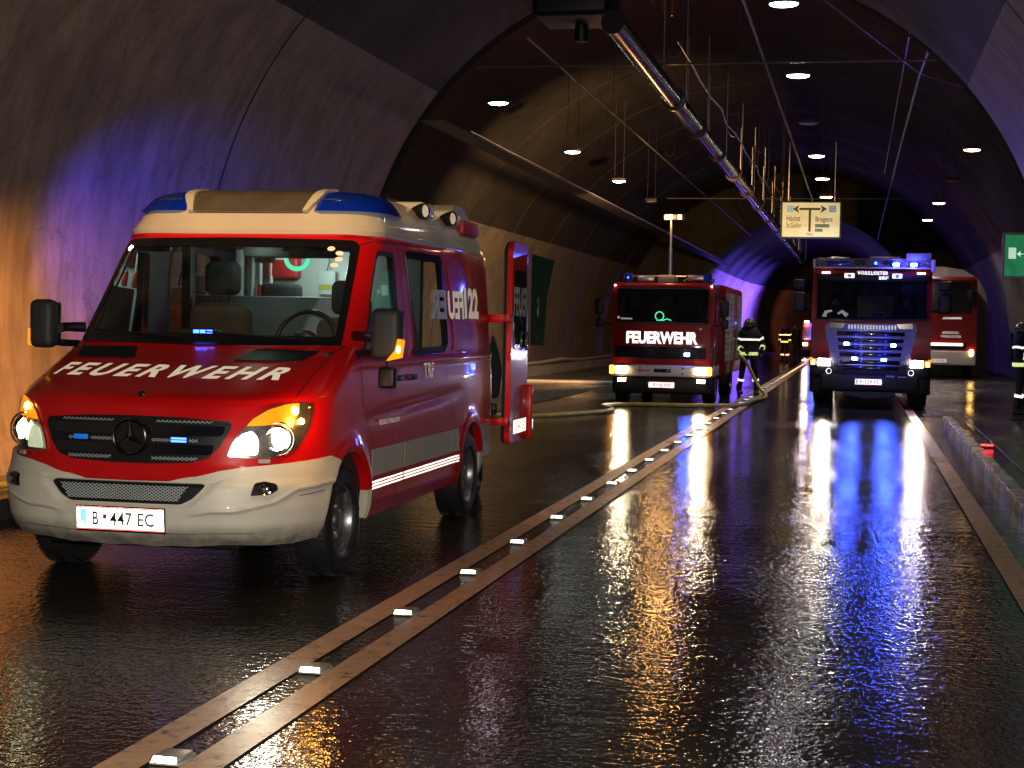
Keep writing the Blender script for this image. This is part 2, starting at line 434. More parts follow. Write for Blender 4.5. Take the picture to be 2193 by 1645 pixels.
# ------------------------------------------------------------------ tunnel
def concrete(name, col, dark, scale=.5, streak=True, bump=.006, rough=.8, damp=.25):
    m,nt,b,o=_new(name)
    n1=noise(nt,scale,8,.65); r1=ramp(nt,n1.outputs['Fac'],[(.25,dark),(.5,tuple((a+b_)/2 for a,b_ in zip(col,dark))),(.75,col)])
    c=r1.outputs['Color']
    n2=noise(nt,3.2,6,.7,stretch=(1,1,.22)); r2=ramp(nt,n2.outputs['Fac'],[(.38,(.45,.42,.40)),(.60,(1,1,1))]); c=mixc(nt,.75,c,r2.outputs['Color'],'MULTIPLY')
    # hairline cracks
    tc=N(nt,'ShaderNodeTexCoord'); nz=noise(nt,1.3,4); mx=N(nt,'ShaderNodeVectorMath',operation='MULTIPLY_ADD'); nt.links.new(nz.outputs['Color'],mx.inputs[0]); mx.inputs[1].default_value=(1.2,1.2,1.2); nt.links.new(tc.outputs['Object'],mx.inputs[2])
    vo=N(nt,'ShaderNodeTexVoronoi',Scale=.55); vo.feature='DISTANCE_TO_EDGE'; nt.links.new(mx.outputs[0],vo.inputs['Vector'])
    r3=ramp(nt,vo.outputs['Distance'],[(.0,(.35,.33,.32)),(.006,(1,1,1))]); c=mixc(nt,.6,c,r3.outputs['Color'],'MULTIPLY')
    nt.links.new(c,b.inputs['Base Color'])
    rr=ramp(nt,n1.outputs['Fac'],[(.3,(rough-damp,)*3),(.7,(rough,)*3)]); nt.links.new(rr.outputs['Color'],b.inputs['Roughness'])
    n4=noise(nt,14,6,.7); bp=N(nt,'ShaderNodeBump',Strength=1,Distance=bump); nt.links.new(n4.outputs['Fac'],bp.inputs['Height']); nt.links.new(bp.outputs['Normal'],b.inputs['Normal'])
    return m
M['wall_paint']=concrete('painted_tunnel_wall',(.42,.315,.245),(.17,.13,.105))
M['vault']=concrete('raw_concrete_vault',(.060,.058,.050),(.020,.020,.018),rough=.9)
M['vault_dark']=concrete('sooty_concrete_vault',(.030,.030,.027),(.010,.010,.010),rough=.9)  # darker concrete tone for the bay vault and end walls
M['vault_far']=concrete('dark_far_vault',(.014,.014,.013),(.006,.006,.006),rough=.95)  # shade put into the concrete colour to hold down the blue spill
M['bay_wall']=concrete('bay_wall_concrete',(.26,.24,.20),(.15,.14,.12))
M['kerb_m']=concrete('kerb_concrete',(.72,.64,.56),(.34,.30,.27),scale=6,bump=.003,rough=.35,damp=.2)
X0=-2.46
def arcA(a):   # near and far section: circle
    return X0+5.1*math.cos(a), 1.78+5.1*math.sin(a)
def arcB(a):   # wide section with lay-bys
    return -2.9+(8.4*math.cos(a) if math.cos(a)>0 else 8.4*math.cos(a)), .6+8.2*math.sin(a)
def lining(name, arc, ys, a0, a1, mats, n=48, sweep=None, split=None, grooves=(), parent=None, rib=0):
    """tunnel lining between ring positions ys, split into courses by angle"""
    vs=[];fs=[];mi=[]; yy=[]
    for y in ys: yy.append((y,0))
    for g in grooves: yy+= [(g-.025,0),(g-.02,.05),(g+.02,.05),(g+.025,0)]
    yy.sort(); A=[a0+(a1-a0)*i/n for i in range(n+1)]
    for y,d in yy:
        for a in A:
            x,z=arc(a); c=Vector((math.cos(a),0,math.sin(a)))
            ox=sweep(y) if sweep else 0
            vs.append((x+c.x*d+ox,y,z+c.z*d))
    m=len(A)
    for i in range(len(yy)-1):
        for k in range(m-1):
            fs.append((i*m+k,(i+1)*m+k,(i+1)*m+k+1,i*m+k+1))
            am=(A[k]+A[k+1])/2; am=min(am,math.pi-am); mi.append(2 if (yy[i][1]>0 or yy[i+1][1]>0) else (0 if am<split else 1))
    o=mesh_obj(name,vs,fs,mats,parent,angle=25)
    o.data.polygons.foreach_set('material_index',mi); return o
aw=math.asin(1.78/5.1); SP=R_(40)
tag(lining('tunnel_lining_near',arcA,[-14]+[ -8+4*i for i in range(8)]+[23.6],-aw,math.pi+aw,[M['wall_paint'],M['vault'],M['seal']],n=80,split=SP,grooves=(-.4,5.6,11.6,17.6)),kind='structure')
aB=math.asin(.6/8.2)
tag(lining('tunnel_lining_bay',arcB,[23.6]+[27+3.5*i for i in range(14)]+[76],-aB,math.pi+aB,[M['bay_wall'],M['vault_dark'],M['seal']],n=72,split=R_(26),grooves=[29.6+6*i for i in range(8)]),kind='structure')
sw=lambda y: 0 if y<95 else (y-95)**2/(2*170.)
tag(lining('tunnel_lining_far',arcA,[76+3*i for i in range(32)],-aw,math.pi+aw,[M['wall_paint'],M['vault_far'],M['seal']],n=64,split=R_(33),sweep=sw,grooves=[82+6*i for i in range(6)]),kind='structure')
# end walls between the narrow and the wide section
def annulus(name,y,arc1,a1_,arc2,a2_,mat,th=.35,sgn=1):
    n=60; vs=[];fs=[]
    for dy in (0,th*sgn):
        for i in range(n+1):
            t=i/n; a=-a1_+(math.pi+2*a1_)*t; x,z=arc1(a); vs.append((x,y+dy,max(z,-.05)))
            a=-a2_+(math.pi+2*a2_)*t; x,z=arc2(a); vs.append((x,y+dy,max(z,-.05)))
    for b in (0,1):
        o=b*2*(n+1)
        for i in range(n): fs.append((o+2*i,o+2*i+1,o+2*i+3,o+2*i+2))
    return mesh_obj(name,vs,fs,mat)
tag(annulus('bay_end_wall_near',23.6,arcA,aw,lambda a:(arcB(a)[0],arcB(a)[1]),aB,M['vault_dark']),kind='structure')
tag(annulus('bay_end_wall_far',76.0,arcA,aw,lambda a:(arcB(a)[0],arcB(a)[1]),aB,M['vault_dark']),kind='structure')

# ---- wet road
def road_mat(name, c0, c1, wet=1.0, rlo=.02, rhi=.075, paintm=False):
    m,nt,b,o=_new(name)
    n=noise(nt,1.1,7,.65,stretch=(1,.45,1)); n2=noise(nt,38,5,.7); f=mixc(nt,.5,n.outputs['Fac'],n2.outputs['Fac'])
    r=ramp(nt,f,[(.3,c0),(.7,c1)])
    if paintm:   # scuffed paint
        sc=noise(nt,9,8,.75); rs=ramp(nt,sc.outputs['Fac'],[(.36,(.10,.10,.10)),(.44,(.8,.8,.8)),(.6,(1,1,1))]); col=mixc(nt,1,r.outputs['Color'],rs.outputs['Color'],'MULTIPLY')
    else: col=r.outputs['Color']
    nt.links.new(col,b.inputs['Base Color'])
    pd=noise(nt,.55,5,.6,stretch=(1,.35,1)); rr=ramp(nt,pd.outputs['Fac'],[(.34,(rlo,)*3),(.56,(rhi,)*3),(.72,(min(.4,rhi*3.2),)*3)]); nt.links.new(rr.outputs['Color'],b.inputs['Roughness'])
    b.inputs['IOR'].default_value=1.36; b.inputs['Specular IOR Level'].default_value=.5
    # small waves of running water, longer across the view than along it, over the grain of the asphalt
    w1=noise(nt,30,2,.5,stretch=(.9,.8,1)); w2=noise(nt,6,3,.5,stretch=(.5,1.1,1)); w3=noise(nt,90,2,.5,stretch=(.6,1,1))
    a1=N(nt,'ShaderNodeMath',operation='MULTIPLY'); nt.links.new(w1.outputs['Fac'],a1.inputs[0])
    rip=noise(nt,.35,3,.5); rw=ramp(nt,rip.outputs['Fac'],[(.36,(.42,)*3),(.62,(1,1,1))]); nt.links.new(rw.outputs['Color'],a1.inputs[1])
    def bump(h,dist,prev=None):
        bp=N(nt,'ShaderNodeBump',Strength=1,Distance=dist); nt.links.new(h,bp.inputs['Height'])
        if prev: nt.links.new(prev.outputs['Normal'],bp.inputs['Normal'])
        return bp
    b1=bump(a1.outputs[0],.0062*wet); b2=bump(w2.outputs['Fac'],.0045*wet,b1); b3=bump(w3.outputs['Fac'],.0002*wet,b2)
    nt.links.new(b3.outputs['Normal'],b.inputs['Normal']); return m
M['road']=road_mat('wet_asphalt',(.012,.010,.008),(.062,.052,.043))
M['road_bay']=road_mat('wet_concrete_paving',(.040,.035,.028),(.085,.075,.060),wet=.6,rlo=.10,rhi=.28)
M['line']=road_mat('wet_road_paint',(.66,.36,.18),(.82,.48,.27),wet=.35,rlo=.18,rhi=.40,paintm=True)  # white lines with the orange lamp light put into their colour
M['walk']=road_mat('wet_walkway',(.035,.033,.03),(.09,.08,.07),wet=.7,rlo=.06,rhi=.25)
def sheet(name,pts,mat,z,kind='structure'):
    return tag(mesh_obj(name,[(x,y,z) for x,y in pts],[tuple(range(len(pts)))],mat,smooth=False),kind=kind)
sheet('road',[(-11.6,-14),(6.2,-14),(14,60),(40,170),(-12,170)],M['road'],0)
sheet('paved_bay',[(-11.4,24.2),(-4.9-1.4,24.2),(-4.9-1.2,75.9),(-11.4,75.9)],M['road_bay'],.004)
sheet('paved_bay_right',[(1.25,30.5),(5.6,30.5),(5.6,75.9),(1.25,75.9)],M['road_bay'],.004)
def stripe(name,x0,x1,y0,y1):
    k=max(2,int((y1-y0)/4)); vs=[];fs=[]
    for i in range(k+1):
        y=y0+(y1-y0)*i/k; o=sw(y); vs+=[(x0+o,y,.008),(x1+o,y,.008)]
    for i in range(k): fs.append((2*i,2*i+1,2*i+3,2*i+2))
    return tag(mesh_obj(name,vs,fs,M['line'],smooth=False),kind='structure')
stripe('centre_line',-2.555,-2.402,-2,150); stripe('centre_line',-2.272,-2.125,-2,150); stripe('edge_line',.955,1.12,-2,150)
stripe('edge_line',-6.02,-5.88,24,76) if False else None
# tar joint lines between the lanes
# raised walkway and kerb, right
def walkway(name,x0f,x1,y0,y1,h=.135,face=None):
    seg=[]; k=int((y1-y0)/1.0)
    V=[];F_=[]
    for i in range(k+1):
        y=y0+(y1-y0)*i/k; V+= [(x0f(y)+.12,y,h-.003),(x1,y,h-.003)]
    for i in range(k): F_.append((2*i,2*i+1,2*i+3,2*i+2))
    return tag(mesh_obj(name,V,F_,M['walk'],smooth=False),kind='structure')
kx=lambda y: 1.385+.006*(y-13)
walkway('walkway',kx,2.5,-6,28.4)
kb=None; y=-5.8
kr=thing('kerb','long pale concrete kerb of jointed stones along the right edge of the wet lane','kerb',(1.38,14,0)); 
i=0
while y<28.0:
    L=1.994; q=MB(); x=kx(y+1)
    q.box(x,x+.14,y+.004,y+L,-.02,.135,.008); s_=q.build('kerb_stone',M['kerb_m'],kr); s_.location=(-1.38,-14,0); y+=2.0; i+=1
q=MB(); q.tube([(x_+.0,y_,.162) for x_,y_ in [(kx(t)+.30,t) for t in np.arange(10,28,1.0)]],.012,6); cb=q.build('cable',M['rubber'],None); tag(cb,'thin dark cable lying along the walkway behind the kerb','cable')
# left walkway
wl=tag(mesh_obj('walkway',[(-6.35,-6,.0),(-6.35,23.6,.0),(-6.35,-6,.16),(-6.35,23.6,.16),(-7.6,-6,.16),(-7.6,23.6,.16)],[(0,1,3,2),(2,3,5,4)],M['walk'],smooth=False),kind='structure')
wl2=tag(mesh_obj('walkway',[(-9.6,24,.0),(-9.6,76,.0),(-9.6,24,.28),(-9.6,76,.28),(-11.6,24,.28),(-11.6,76,.28)],[(0,1,3,2),(2,3,5,4)],M['bay_wall'],smooth=False),kind='structure')
# ---- cat's-eye studs
st=thing('road_stud','square white reflecting road stud set between the two centre lines','road stud',(0,0,0),0,'road studs between the centre lines')
ORD=['nearest','second nearest','third nearest','fourth nearest','fifth nearest','sixth nearest','seventh nearest','eighth nearest','ninth nearest','tenth nearest','eleventh nearest','twelfth nearest','thirteenth nearest','fourteenth nearest','fifteenth nearest','sixteenth nearest']
q=MB(); q.prism([(-.055,-.055),(.055,-.055),(.075,.0),(.06,.09),(-.06,.09),(-.075,.0)],.0,.012,axis='z'); q.box(-.052,.052,-.05,.085,.010,.024,.006); q.build('stud_base',pmat('worn_stud_plastic',(.34,.30,.24),.4,dirt=.3),st)
q=MB(); q.add([(-.047,-.060,.009),(.047,-.060,.009),(.043,-.044,.0275),(-.043,-.044,.0275)],[(0,1,2,3)]); q.build('stud_lens',M['retro_w'],st,smooth=False)
yst=[5.2,6.72,8.2,9.66,11.12,12.65,14.1,15.6,17.05,18.5,20.0,21.5,23.0,24.5,26.0,27.5,29.1]
yst+= [30.6+1.5*i for i in range(0,34)]
for i,y in enumerate(yst):
    o=st if i==0 else copy_tree(st); o.location=(-2.338+sw(y)+(.0),y,.004); o['label']=('white reflecting road stud between the centre lines, %s to the camera'%ORD[i]) if i<16 else 'small far road stud in the dotted row between the centre lines beyond the yellow hose'
# ---- lamps hung in the tunnel
def lampfix(on=True, tint='w'):
    t=thing('tunnel_lamp','x','tunnel lamp',(0,0,0),0,None)
    q=MB(); q.box(-.19,.19,-.13,.13,.01,.10,.02); q.tube([(-.12,0,.10),(-.12,0,2.2)],.006,5); q.tube([(.12,0,.10),(.12,0,2.2)],.006,5); q.build('lamp_housing',M['dgrey'],t)
    q=MB(); q.ball((0,0,.006),.175,.12,.036,20,8); q.build('lamp_diffuser',M['lamp_'+tint] if on else M['grey'],t)
    return t
M['lamp_w']=emis('lamp_cool_white',(.88,1,.92),42); M['lamp_p']=emis('lamp_pinkish_white',(1,.80,.92),42); M['lamp_o']=emis('lamp_warm_orange',(1,.55,.28),30)
pro={k:lampfix(True,k) for k in 'wpo'}; pro['x']=lampfix(False)
used=set()
LH=5.5
LAMPS=[(-1.0,14.3,'w',''),(-.98,19.65,'w','bright white lamp over the right lane at the very top of the picture'),(-1.01,25.2,'p','pinkish lamp over the right lane, second from the top of its row'),
 (-1.02,31,'x','unlit grey lamp over the right lane between two lit ones'),
 (-1.02,36.85,'w','lit lamp over the right lane, third lit one from the top of its row'),(-1.01,42.4,'w','lit lamp over the right lane directly above the lamp nearest the direction sign'),(-1.02,48.2,'p','lit lamp just above the direction sign'),
 (2.30,35.7,'o','orange tinted lamp on the right, highest of the right hand row'),(2.3,43,'x','unlit grey lamp in the right hand row below the orange one'),(2.32,50.4,'p','lit lamp in the middle of the right hand row'),(2.30,58.0,'p','lit lamp lowest in the right hand row'),
 (-6.38,27.85,'p','lit lamp nearest the arch edge on the left, largest of its row'),(-6.45,35.8,'w','middle lamp of the left hand row'),(-6.46,43.1,'w','lit lamp of the left hand row nearest the truck mast'),(-6.46,50,'x','unlit box lamp above the truck floodlight mast'),
 (-.95,78,'o','small orange lamp just above the roof of the right truck'),(-1.0,9.0,'o','')]
for x,y,k,lab in LAMPS[:-1]:
    if not lab or lab=='unlit': lab_='lamp over the near right lane hanging just above the top of the picture'
    else: lab_=lab
    o=pro[k] if k not in used else copy_tree(pro[k]); used.add(k)
    if k!='x' and 19<y<70: lamp('tunnel_lamp_light','SPOT',(x,y,LH-.06),330,{'w':(.9,1,.95),'p':(1,.85,.9),'o':(1,.6,.35)}[k],size=.12,spot=150,blend=.6,rot=(0,0,0))
    o.location=(x,y,LH if y<77 else 4.95); o['label']=lab_; o['group']='lamps hung along the tunnel'
# ---- big round pipe with collars, right of the middle
M['collar']=pmat('pipe_collar_metal',(.14,.13,.12),.32,metal=.7)
pp=thing('ceiling_pipe','large dark shiny round pipe with collars running along under the tunnel vault','pipe',(0,0,0))
M['pipe']=pmat('wet_dark_pipe',(.022,.019,.018),.20,metal=.0,dirt=.5,dscale=4)
xpipe=lambda y:-3.2; zp=5.5; ys_=[20.5,27.6,31.6,36.2,41,46,51,57,63,70,76,84,92]
for a,b in zip(ys_[:-1],ys_[1:]):
    q=MB(); q.tube([(-3.2,a,zp),(-3.2,b,zp)],.155,20); q.build('pipe_segment',M['pipe'],pp)
    q=MB(); q.tube([(-3.2,b-.13,zp),(-3.2,b-.10,zp),(-3.2,b+.02,zp),(-3.2,b+.05,zp)],[.155,.205,.205,.155],20); q.build('pipe_collar',pmat('pipe_collar_metal',(.22,.2,.2),.22,metal=.8) if 'collar' not in M else M['collar'],pp)
    q=MB(); q.tube([(-3.2-.2,b,zp),(-3.2-.2,b,zp+1.8)],.012,5); q.tube([(-3.2+.2,b,zp),(-3.2+.2,b,zp+1.8)],.012,5); q.build('pipe_hanger',M['alu'],pp)
# bulky dark ventilation housing where the pipe starts
vf=thing('ventilation_housing','dark bulky metal housing at the top where the ceiling pipe begins','duct',(-4.2,23.0,6.25))
q=MB(); q.box(-.50,.62,-.5,.7,-.25,.35,.10,seg=4); q.build('housing',M['black'],vf)
q=MB(); q.lathe([(.09,0),(.10,.02),(.10,.25)],18,Matrix.Translation((.1,.3,-.50)),cap=True); q.build('nozzle',M['black'],vf)
q=MB(); q.box(-.9,1.5,-.62,-.58,.36,.40,.005); q.box(.8,1.6,.0,.8,.25,.8,.03);q.build('bracket',M['black'],vf)
# hanging rods with hooks
rodp=None
ORDR=['nearest','second nearest','third nearest','fourth nearest','fifth nearest','sixth nearest','seventh nearest','eighth nearest','ninth nearest','tenth nearest','eleventh nearest','farthest']
RODS=[(-2.72,23.6,1.6),(-2.62,24.2,1.5),(-2.2,27.5,1.7),(-2.7,31.2,2.0),(-2.62,33.5,2.0),(-2.25,36.5,1.9),(-2.6,40,1.8),(-2.1,42,1.9),(-2.6,44.5,1.9),(-2.3,47,2.0),(-2.4,52,2.0),(-2.55,56,2.0),(-4.1,26,1.7),(-4.0,34,2)]
for i,(x,y,h) in enumerate(RODS):
    q=MB(); z=5.55 if x>-3.5 else 5.2; pts=[(x-.16,y,z+.18),(x-.08,y,z+.03),(x,y,z),(x+.06,y,z+.06),(x+.08,y,z+.25),(x+.10,y,z+h)]
    q.tube(pts,.0065,5); o=q.build('hanger_rod',M['alu'],None); o.location=(0,0,0)
    tag(o,'thin bent metal rod hanging %s the ceiling pipe, %s of its row'%(('right of',ORDR[i]) if i<12 else ('left of',ORDR[i-12])),'rod','bent rods hanging beside the ceiling pipe')
# thin cables and conduits along the vault
def cable(label,pts,r=.018,mat='alu',cat='cable'):
    q=MB(); q.tube(pts,r,6); return tag(q.build('overhead_cable',M[mat],None),label,cat)
M['wire']=pmat('dull_wire',(.20,.19,.18),.35,metal=.6)
cable('cable sagging in short spans just right of the ceiling pipe',[(-2.72+.04*math.sin(i*2.1),23.7+3.7*i/2,5.80-.05*(i%2)) for i in range(22)],.016,'wire')
cable('straight conduit along the vault above the right lane row of lamps',[(-1.56,14+4*i,5.82) for i in range(14)],.022,'wire')
cable('zigzag cable above the right truck',[(.9,18,5.8),(.93,24.6,5.8),(.88,27,5.78),(.84,39,5.8),(.80,67,5.8),(.8,75.8,5.8)],.020,'wire')
cable('thin cable crossing the vault towards the upper right',[(-1.6,19,6.3),(.88,27,5.80),(2.6,31,5.9)],.014,'wire')
cable('second thin cable running beside the zigzag cable',[(.55,15,5.9),(.62,24,5.9),(.60,45,5.9)],.012,'wire')
tray=thing('cable_tray','dark cable tray running along the left vault from the arch edge','cable tray',(0,0,0))
q=MB(); q.box(-6.2,-5.85,22,75,4.45,4.47); q.build('tray_bottom',M['black'],tray)
for x in (-6.2,-5.85): q=MB(); q.tube([(x,23.7,4.5),(x,75,4.5)],.012,6); q.build('tray_rail',M['alu'],tray)
cable('thin cable along the left vault above the cable tray',[(-5.0,23.7,5.9),(-5.0,75,5.9)],.018,'wire')
for i,y in enumerate((24.6,34.0,44.0,50.2,60)):
    if i in (1,2,4): continue
    q=MB(); w=5.2 if i==3 else 3.6; q.tube([(-6.0,y,5.62),(3.2,y,5.62)],.016,6); o=q.build('cross_bar',M['wire'],None); tag(o,['thin bar spanning the vault at the very top of the picture','thin bar spanning the vault behind the second pipe collar','thin bar spanning the vault above the truck mast','thin bar carrying the direction sign','thin bar spanning the vault far behind the sign'][i],'bar')
# ---- direction sign
sg=thing('direction_sign','lit pale yellow direction sign with a black two way arrow hanging over the road','road sign',(-1.50,50,4.95))
q=MB(); q.box(-.93,.93,-.02,.16,-.58,.58,.02); q.build('sign_box',pmat('sign_frame_blue',(.02,.05,.09),.4),sg)
m,nt,b,o_=_new('backlit_sign_face'); n_=noise(nt,1.4,3); r_=ramp(nt,n_.outputs['Fac'],[(.3,(.50,.44,.17)),(.7,(.80,.72,.34))]); nt.links.new(r_.outputs['Color'],b.inputs['Emission Color']); b.inputs['Emission Strength'].default_value=.62; b.inputs['Base Color'].default_value=(.5,.5,.4,1); M['signface']=m
q=MB(); q.box(-.87,.87,-.032,-.02,-.52,.53); q.build('sign_face',M['signface'],sg)
q=MB(); y=-.036
q.box(-.36,.28,y-.004,y,.30,.37); q.box(-.07,.0,y-.0045,y-.0005,-.36,.33)
for s,x in ((-1,-.36),(1,.28)): q.prism([(x,.46),(x+s*.20-0,.335),(x,.21),(x+s*.05,.335)][::s],y-.004,y,axis='y')
q.build('arrow',M['ink'],sg)
for x in (-.72,.56):
    q=MB(); q.box(x-.02,x+.19,y-.003,y,.24,.44); q.build('route_shield',M['retro_b'],sg); text_flat('route_number','202',x,x+.17,y-.006,.27,.41,M['white'],sg,.01)
text_flat('sign_text','Höchst',-.74,-.32,y-.003,-.04,.13,M['ink'],sg,.01); text_flat('sign_text','St.Gallen',-.75,-.28,y-.003,-.24,-.08,M['ink'],sg,.0); text_flat('sign_text','CH',-.20,-.13,y-.003,-.20,-.15,M['ink'],sg,.0)
text_flat('sign_text','Bregenz',.14,.66,y-.003,-.10,.10,M['ink'],sg,.01); text_flat('sign_text','700m',-.14,.06,y-.003,-.48,-.40,M['ink'],sg,.0)
q=MB(); q.box(.13,.56,y-.003,y,-.23,-.13); q.box(.13,.36,y-.003,y,-.36,-.27); q.build('green_panel',pmat('sign_green',(.02,.20,.10),.5),sg)
text_flat('sign_text','Bodensee',.15,.53,y-.006,-.21,-.15,M['lgrey'],sg,.0); text_flat('sign_text','Ring',.16,.33,y-.006,-.345,-.285,M['lgrey'],sg,.0)
for x in (-.7,.7): q=MB(); q.tube([(x,.08,.58),(x,.08,2.4)],.015,5); q.build('sign_hanger',M['alu'],sg)
# ---- emergency exit sign at the right edge
ex=thing('exit_sign','green emergency exit sign with white door and arrow at the right edge of the picture','exit sign',(2.95,30,2.98))
q=MB(); q.box(-.44,.44,-.02,.10,-.42,.42,.02); q.build('sign_box',M['grey'],ex)
m,nt,b,o_=_new('backlit_green'); n_=noise(nt,5,3); r_=ramp(nt,n_.outputs['Fac'],[(.3,(.01,.15,.06)),(.7,(.02,.30,.12))]); nt.links.new(r_.outputs['Color'],b.inputs['Emission Color']); b.inputs['Emission Strength'].default_value=.55; b.inputs['Base Color'].default_value=(.02,.3,.1,1)
q=MB(); q.box(-.39,.39,-.03,-.02,-.37,.37); q.build('sign_face',m,ex)
ws_=emis('backlit_white',(.6,.85,.7),.7)
q=MB(); q.box(-.33,-.20,-.036,-.03,-.06,.14); q.build('door_symbol',ws_,ex)
q=MB(); q.box(-.16,.02,-.036,-.03,.02,.035); q.prism([(-.19,.028),(-.12,.085),(-.125,.028),(-.12,-.03)],-.036,-.03,axis='y'); q.build('arrow_symbol',ws_,ex)
q=MB()
for k,(a,b_) in enumerate([((.12,.2),(.16,.05)),((.16,.05),(.08,-.12)),((.16,.05),(.24,-.10)),((.12,.14),(.02,.08)),((.12,.14),(.24,.06))]): q.tube([(a[0],-.036,a[1]),(b_[0],-.036,b_[1])],.022,5)
q.ball((.13,-.036,.26),.035,.01,.035); q.build('running_figure_symbol',ws_,ex)
q=MB(); q.tube([(.40,.04,-3),(.40,.04,-.4)],.03,8); q.build('sign_post',M['grey'],ex)
# ---- red marker lamp on the walkway
rm=thing('marker_lamp','small red lit marker lamp lying on the walkway beside the kerb','marker lamp',(1.62,20.7,.15))
q=MB(); q.box(-.085,.085,-.05,.05,0,.042,.012); q.build('lamp_body',M['black'],rm)
q=MB(); q.box(-.075,.075,-.056,-.05,.014,.036,.002); q.build('lamp_lens',emis('red_led',(1,.03,.03),7),rm)
# ---- fire hoses
def hose(label,pts,r,mat,n=10):
    P_=[Vector(p) for p in pts]; out=[]
    for i in range(len(P_)-1):
        p0=P_[max(i-1,0)];p1=P_[i];p2=P_[i+1];p3=P_[min(i+2,len(P_)-1)]
        for k in range(8):
            t=k/8; out.append(.5*((2*p1)+(p2-p0)*t+(2*p0-5*p1+4*p2-p3)*t*t+(-p0+3*p1-3*p2+p3)*t**3))
    out.append(P_[-1]); q=MB(); q.tube(out,r,n); return tag(q.build('fire_hose',M[mat],None),label,'hose')
M['hose_y']=pmat('yellow_hose',(.52,.42,.06),.4,dirt=.4,bump=.002,bscale=90); M['hose_g']=pmat('grey_hose',(.30,.28,.25),.5,dirt=.3,bump=.002,bscale=90)
hose('yellow fire hose looping on the wet road in front of the middle truck',[(-8.5,26.0,.045),(-6.5,25.7,.045),(-5.33,25.9,.045),(-4.74,27.0,.045),(-4.33,28.6,.045),(-4.72,30.0,.045),(-4.25,30.9,.045),(-3.4,31.1,.045),(-2.6,31.4,.045),(-2.2,32.3,.045),(-2.1,34.2,.045),(-1.98,36.2,.05),(-2.2,37.0,.25),(-2.55,37.2,.85),(-2.85,37.3,1.0)],.040,'hose_y')
hose('grey fire hose lying straight across the bay behind the van',[(-11,41.5,.05),(-8.6,41.6,.05),(-6.4,41.9,.05),(-4.8,41.8,.05)],.055,'hose_g')
hose('pale grey hose lying along the top of the left bay ledge',[(-9.9,45,.36),(-9.9,50,.36),(-9.75,53,.42),(-9.85,57,.34),(-9.8,62,.36),(-9.8,72,.36)],.06,'hose_g')
hose('yellow hose lying at the foot of the near left wall',[(-6.62,7,.20),(-6.66,10,.20),(-6.7,13,.20),(-6.65,17,.20),(-6.6,22,.20)],.03,'hose_y')
# bright portal of the niche behind the right-hand truck
nb=thing('niche_portal','pale concrete portal face standing behind the red cab on the right','portal',(3.6,60,0))
q=MB(); pr=[(-2.2,0),(.98,0),(.98,2.5),(.90,3.0),(.6,3.55),(.1,3.85),(-.6,3.95),(-2.2,3.95)]; q.prism(pr,0,.3,axis='y'); q.build('portal_wall',M['bay_wall'],nb)
M['copper']=pmat('red_brown_conduit',(.55,.16,.05),.3,metal=.6)  # warm light on the rods is painted in as their orange colour
for i,(a,b) in enumerate([((-2.9,22,7.0),(-2.72,22,5.9)),((-3.02,22,6.9),(-2.88,22,6.05)),((-2.55,22,7.0),(-2.62,22,5.85))]):
    q=MB(); q.tube([a,b],.016,6); tag(q.build('ceiling_conduit',M['copper'],None),['reddish conduit at the very top, leftmost of three beside the ventilation housing','reddish conduit at the very top, middle one beside the ventilation housing','reddish conduit at the very top, rightmost beside the ventilation housing'][i],'conduit')
def VN(us, zs):
    us=np.asarray(us,float); zs=np.asarray(zs,float); e=.012
    p=VP(us,zs); du=VP(us+e,zs)-VP(us-e,zs)
    # keep the difference one-signed across the nose
    dz=VP(us,np.minimum(zs+e,2.199))-VP(us,np.maximum(zs-e,.281))
    n=np.cross(du,dz); n/=np.maximum(np.linalg.norm(n,axis=1,keepdims=True),1e-9)
    return p,n
ZG=np.concatenate([np.arange(.34,1.08,.035),np.arange(1.08,1.43,.012),np.arange(1.45,2.15,.05)])
def vpatch(name, outer, mat, parent, off=0, thick=0, holes=(), step=.045, dn=.03, **k):
    outer=dens(outer,dn); holes=[dens(h,dn) for h in holes]
    zs=[z for z in ZG]
    return surf_patch(name, outer, VN, mat, parent, holes=holes, step=step, zs=zs, off=off, thick=thick, **k)
def neg(l): return [(-a,b) for a,b in l][::-1]
UX=lambda x,z: float(u_of_x(x,z))
UY=lambda y,z: float(u_of_y(y,z))

van = thing('fire_van', 'red and cream fire van at the left with lit headlights and an open rear door', 'van', (0,0,0))
VAN_LOC=(-4.03, 9.335, 0); VAN_ROT=.002

# openings
ws=[(-UX(.86,1.435),1.435),(-UX(.80,1.43),1.43),(0,1.44),(UX(.80,1.43),1.43),(UX(.86,1.435),1.435),(UX(.80,2.05),2.05),(UX(.76,2.075),2.075),(0,2.085),(-UX(.76,2.075),2.075),(-UX(.80,2.05),2.05)]
ws=rnd(ws,.03)
dwin=rnd([(UY(.30,1.35),1.35),(UY(1.09,1.35),1.35),(UY(1.13,2.03),2.03),(UY(.80,2.03),2.03),(UY(.55,1.70),1.70)],.05)
swin=rnd([(UY(1.50,1.35),1.35),(UY(2.42,1.36),1.36),(UY(2.42,2.06),2.06),(UY(1.44,2.06),2.06)],.09)
bwin=rnd([(UY(2.60,1.36),1.36),(UY(3.72,1.38),1.38),(UY(3.72,2.06),2.06),(UY(2.60,2.06),2.06)],.09)
def arch(y0,r=.425,zc=.37,zb=.30,n=22):
    a0=math.asin((zc-zb)/r); out=[]
    for i in range(n+1):
        a=math.pi+a0-(math.pi+2*a0)*i/n
        z=zc+r*math.sin(a); out.append((UY(y0+r*math.cos(a),max(z,.3)),max(z,.3)))
    return out
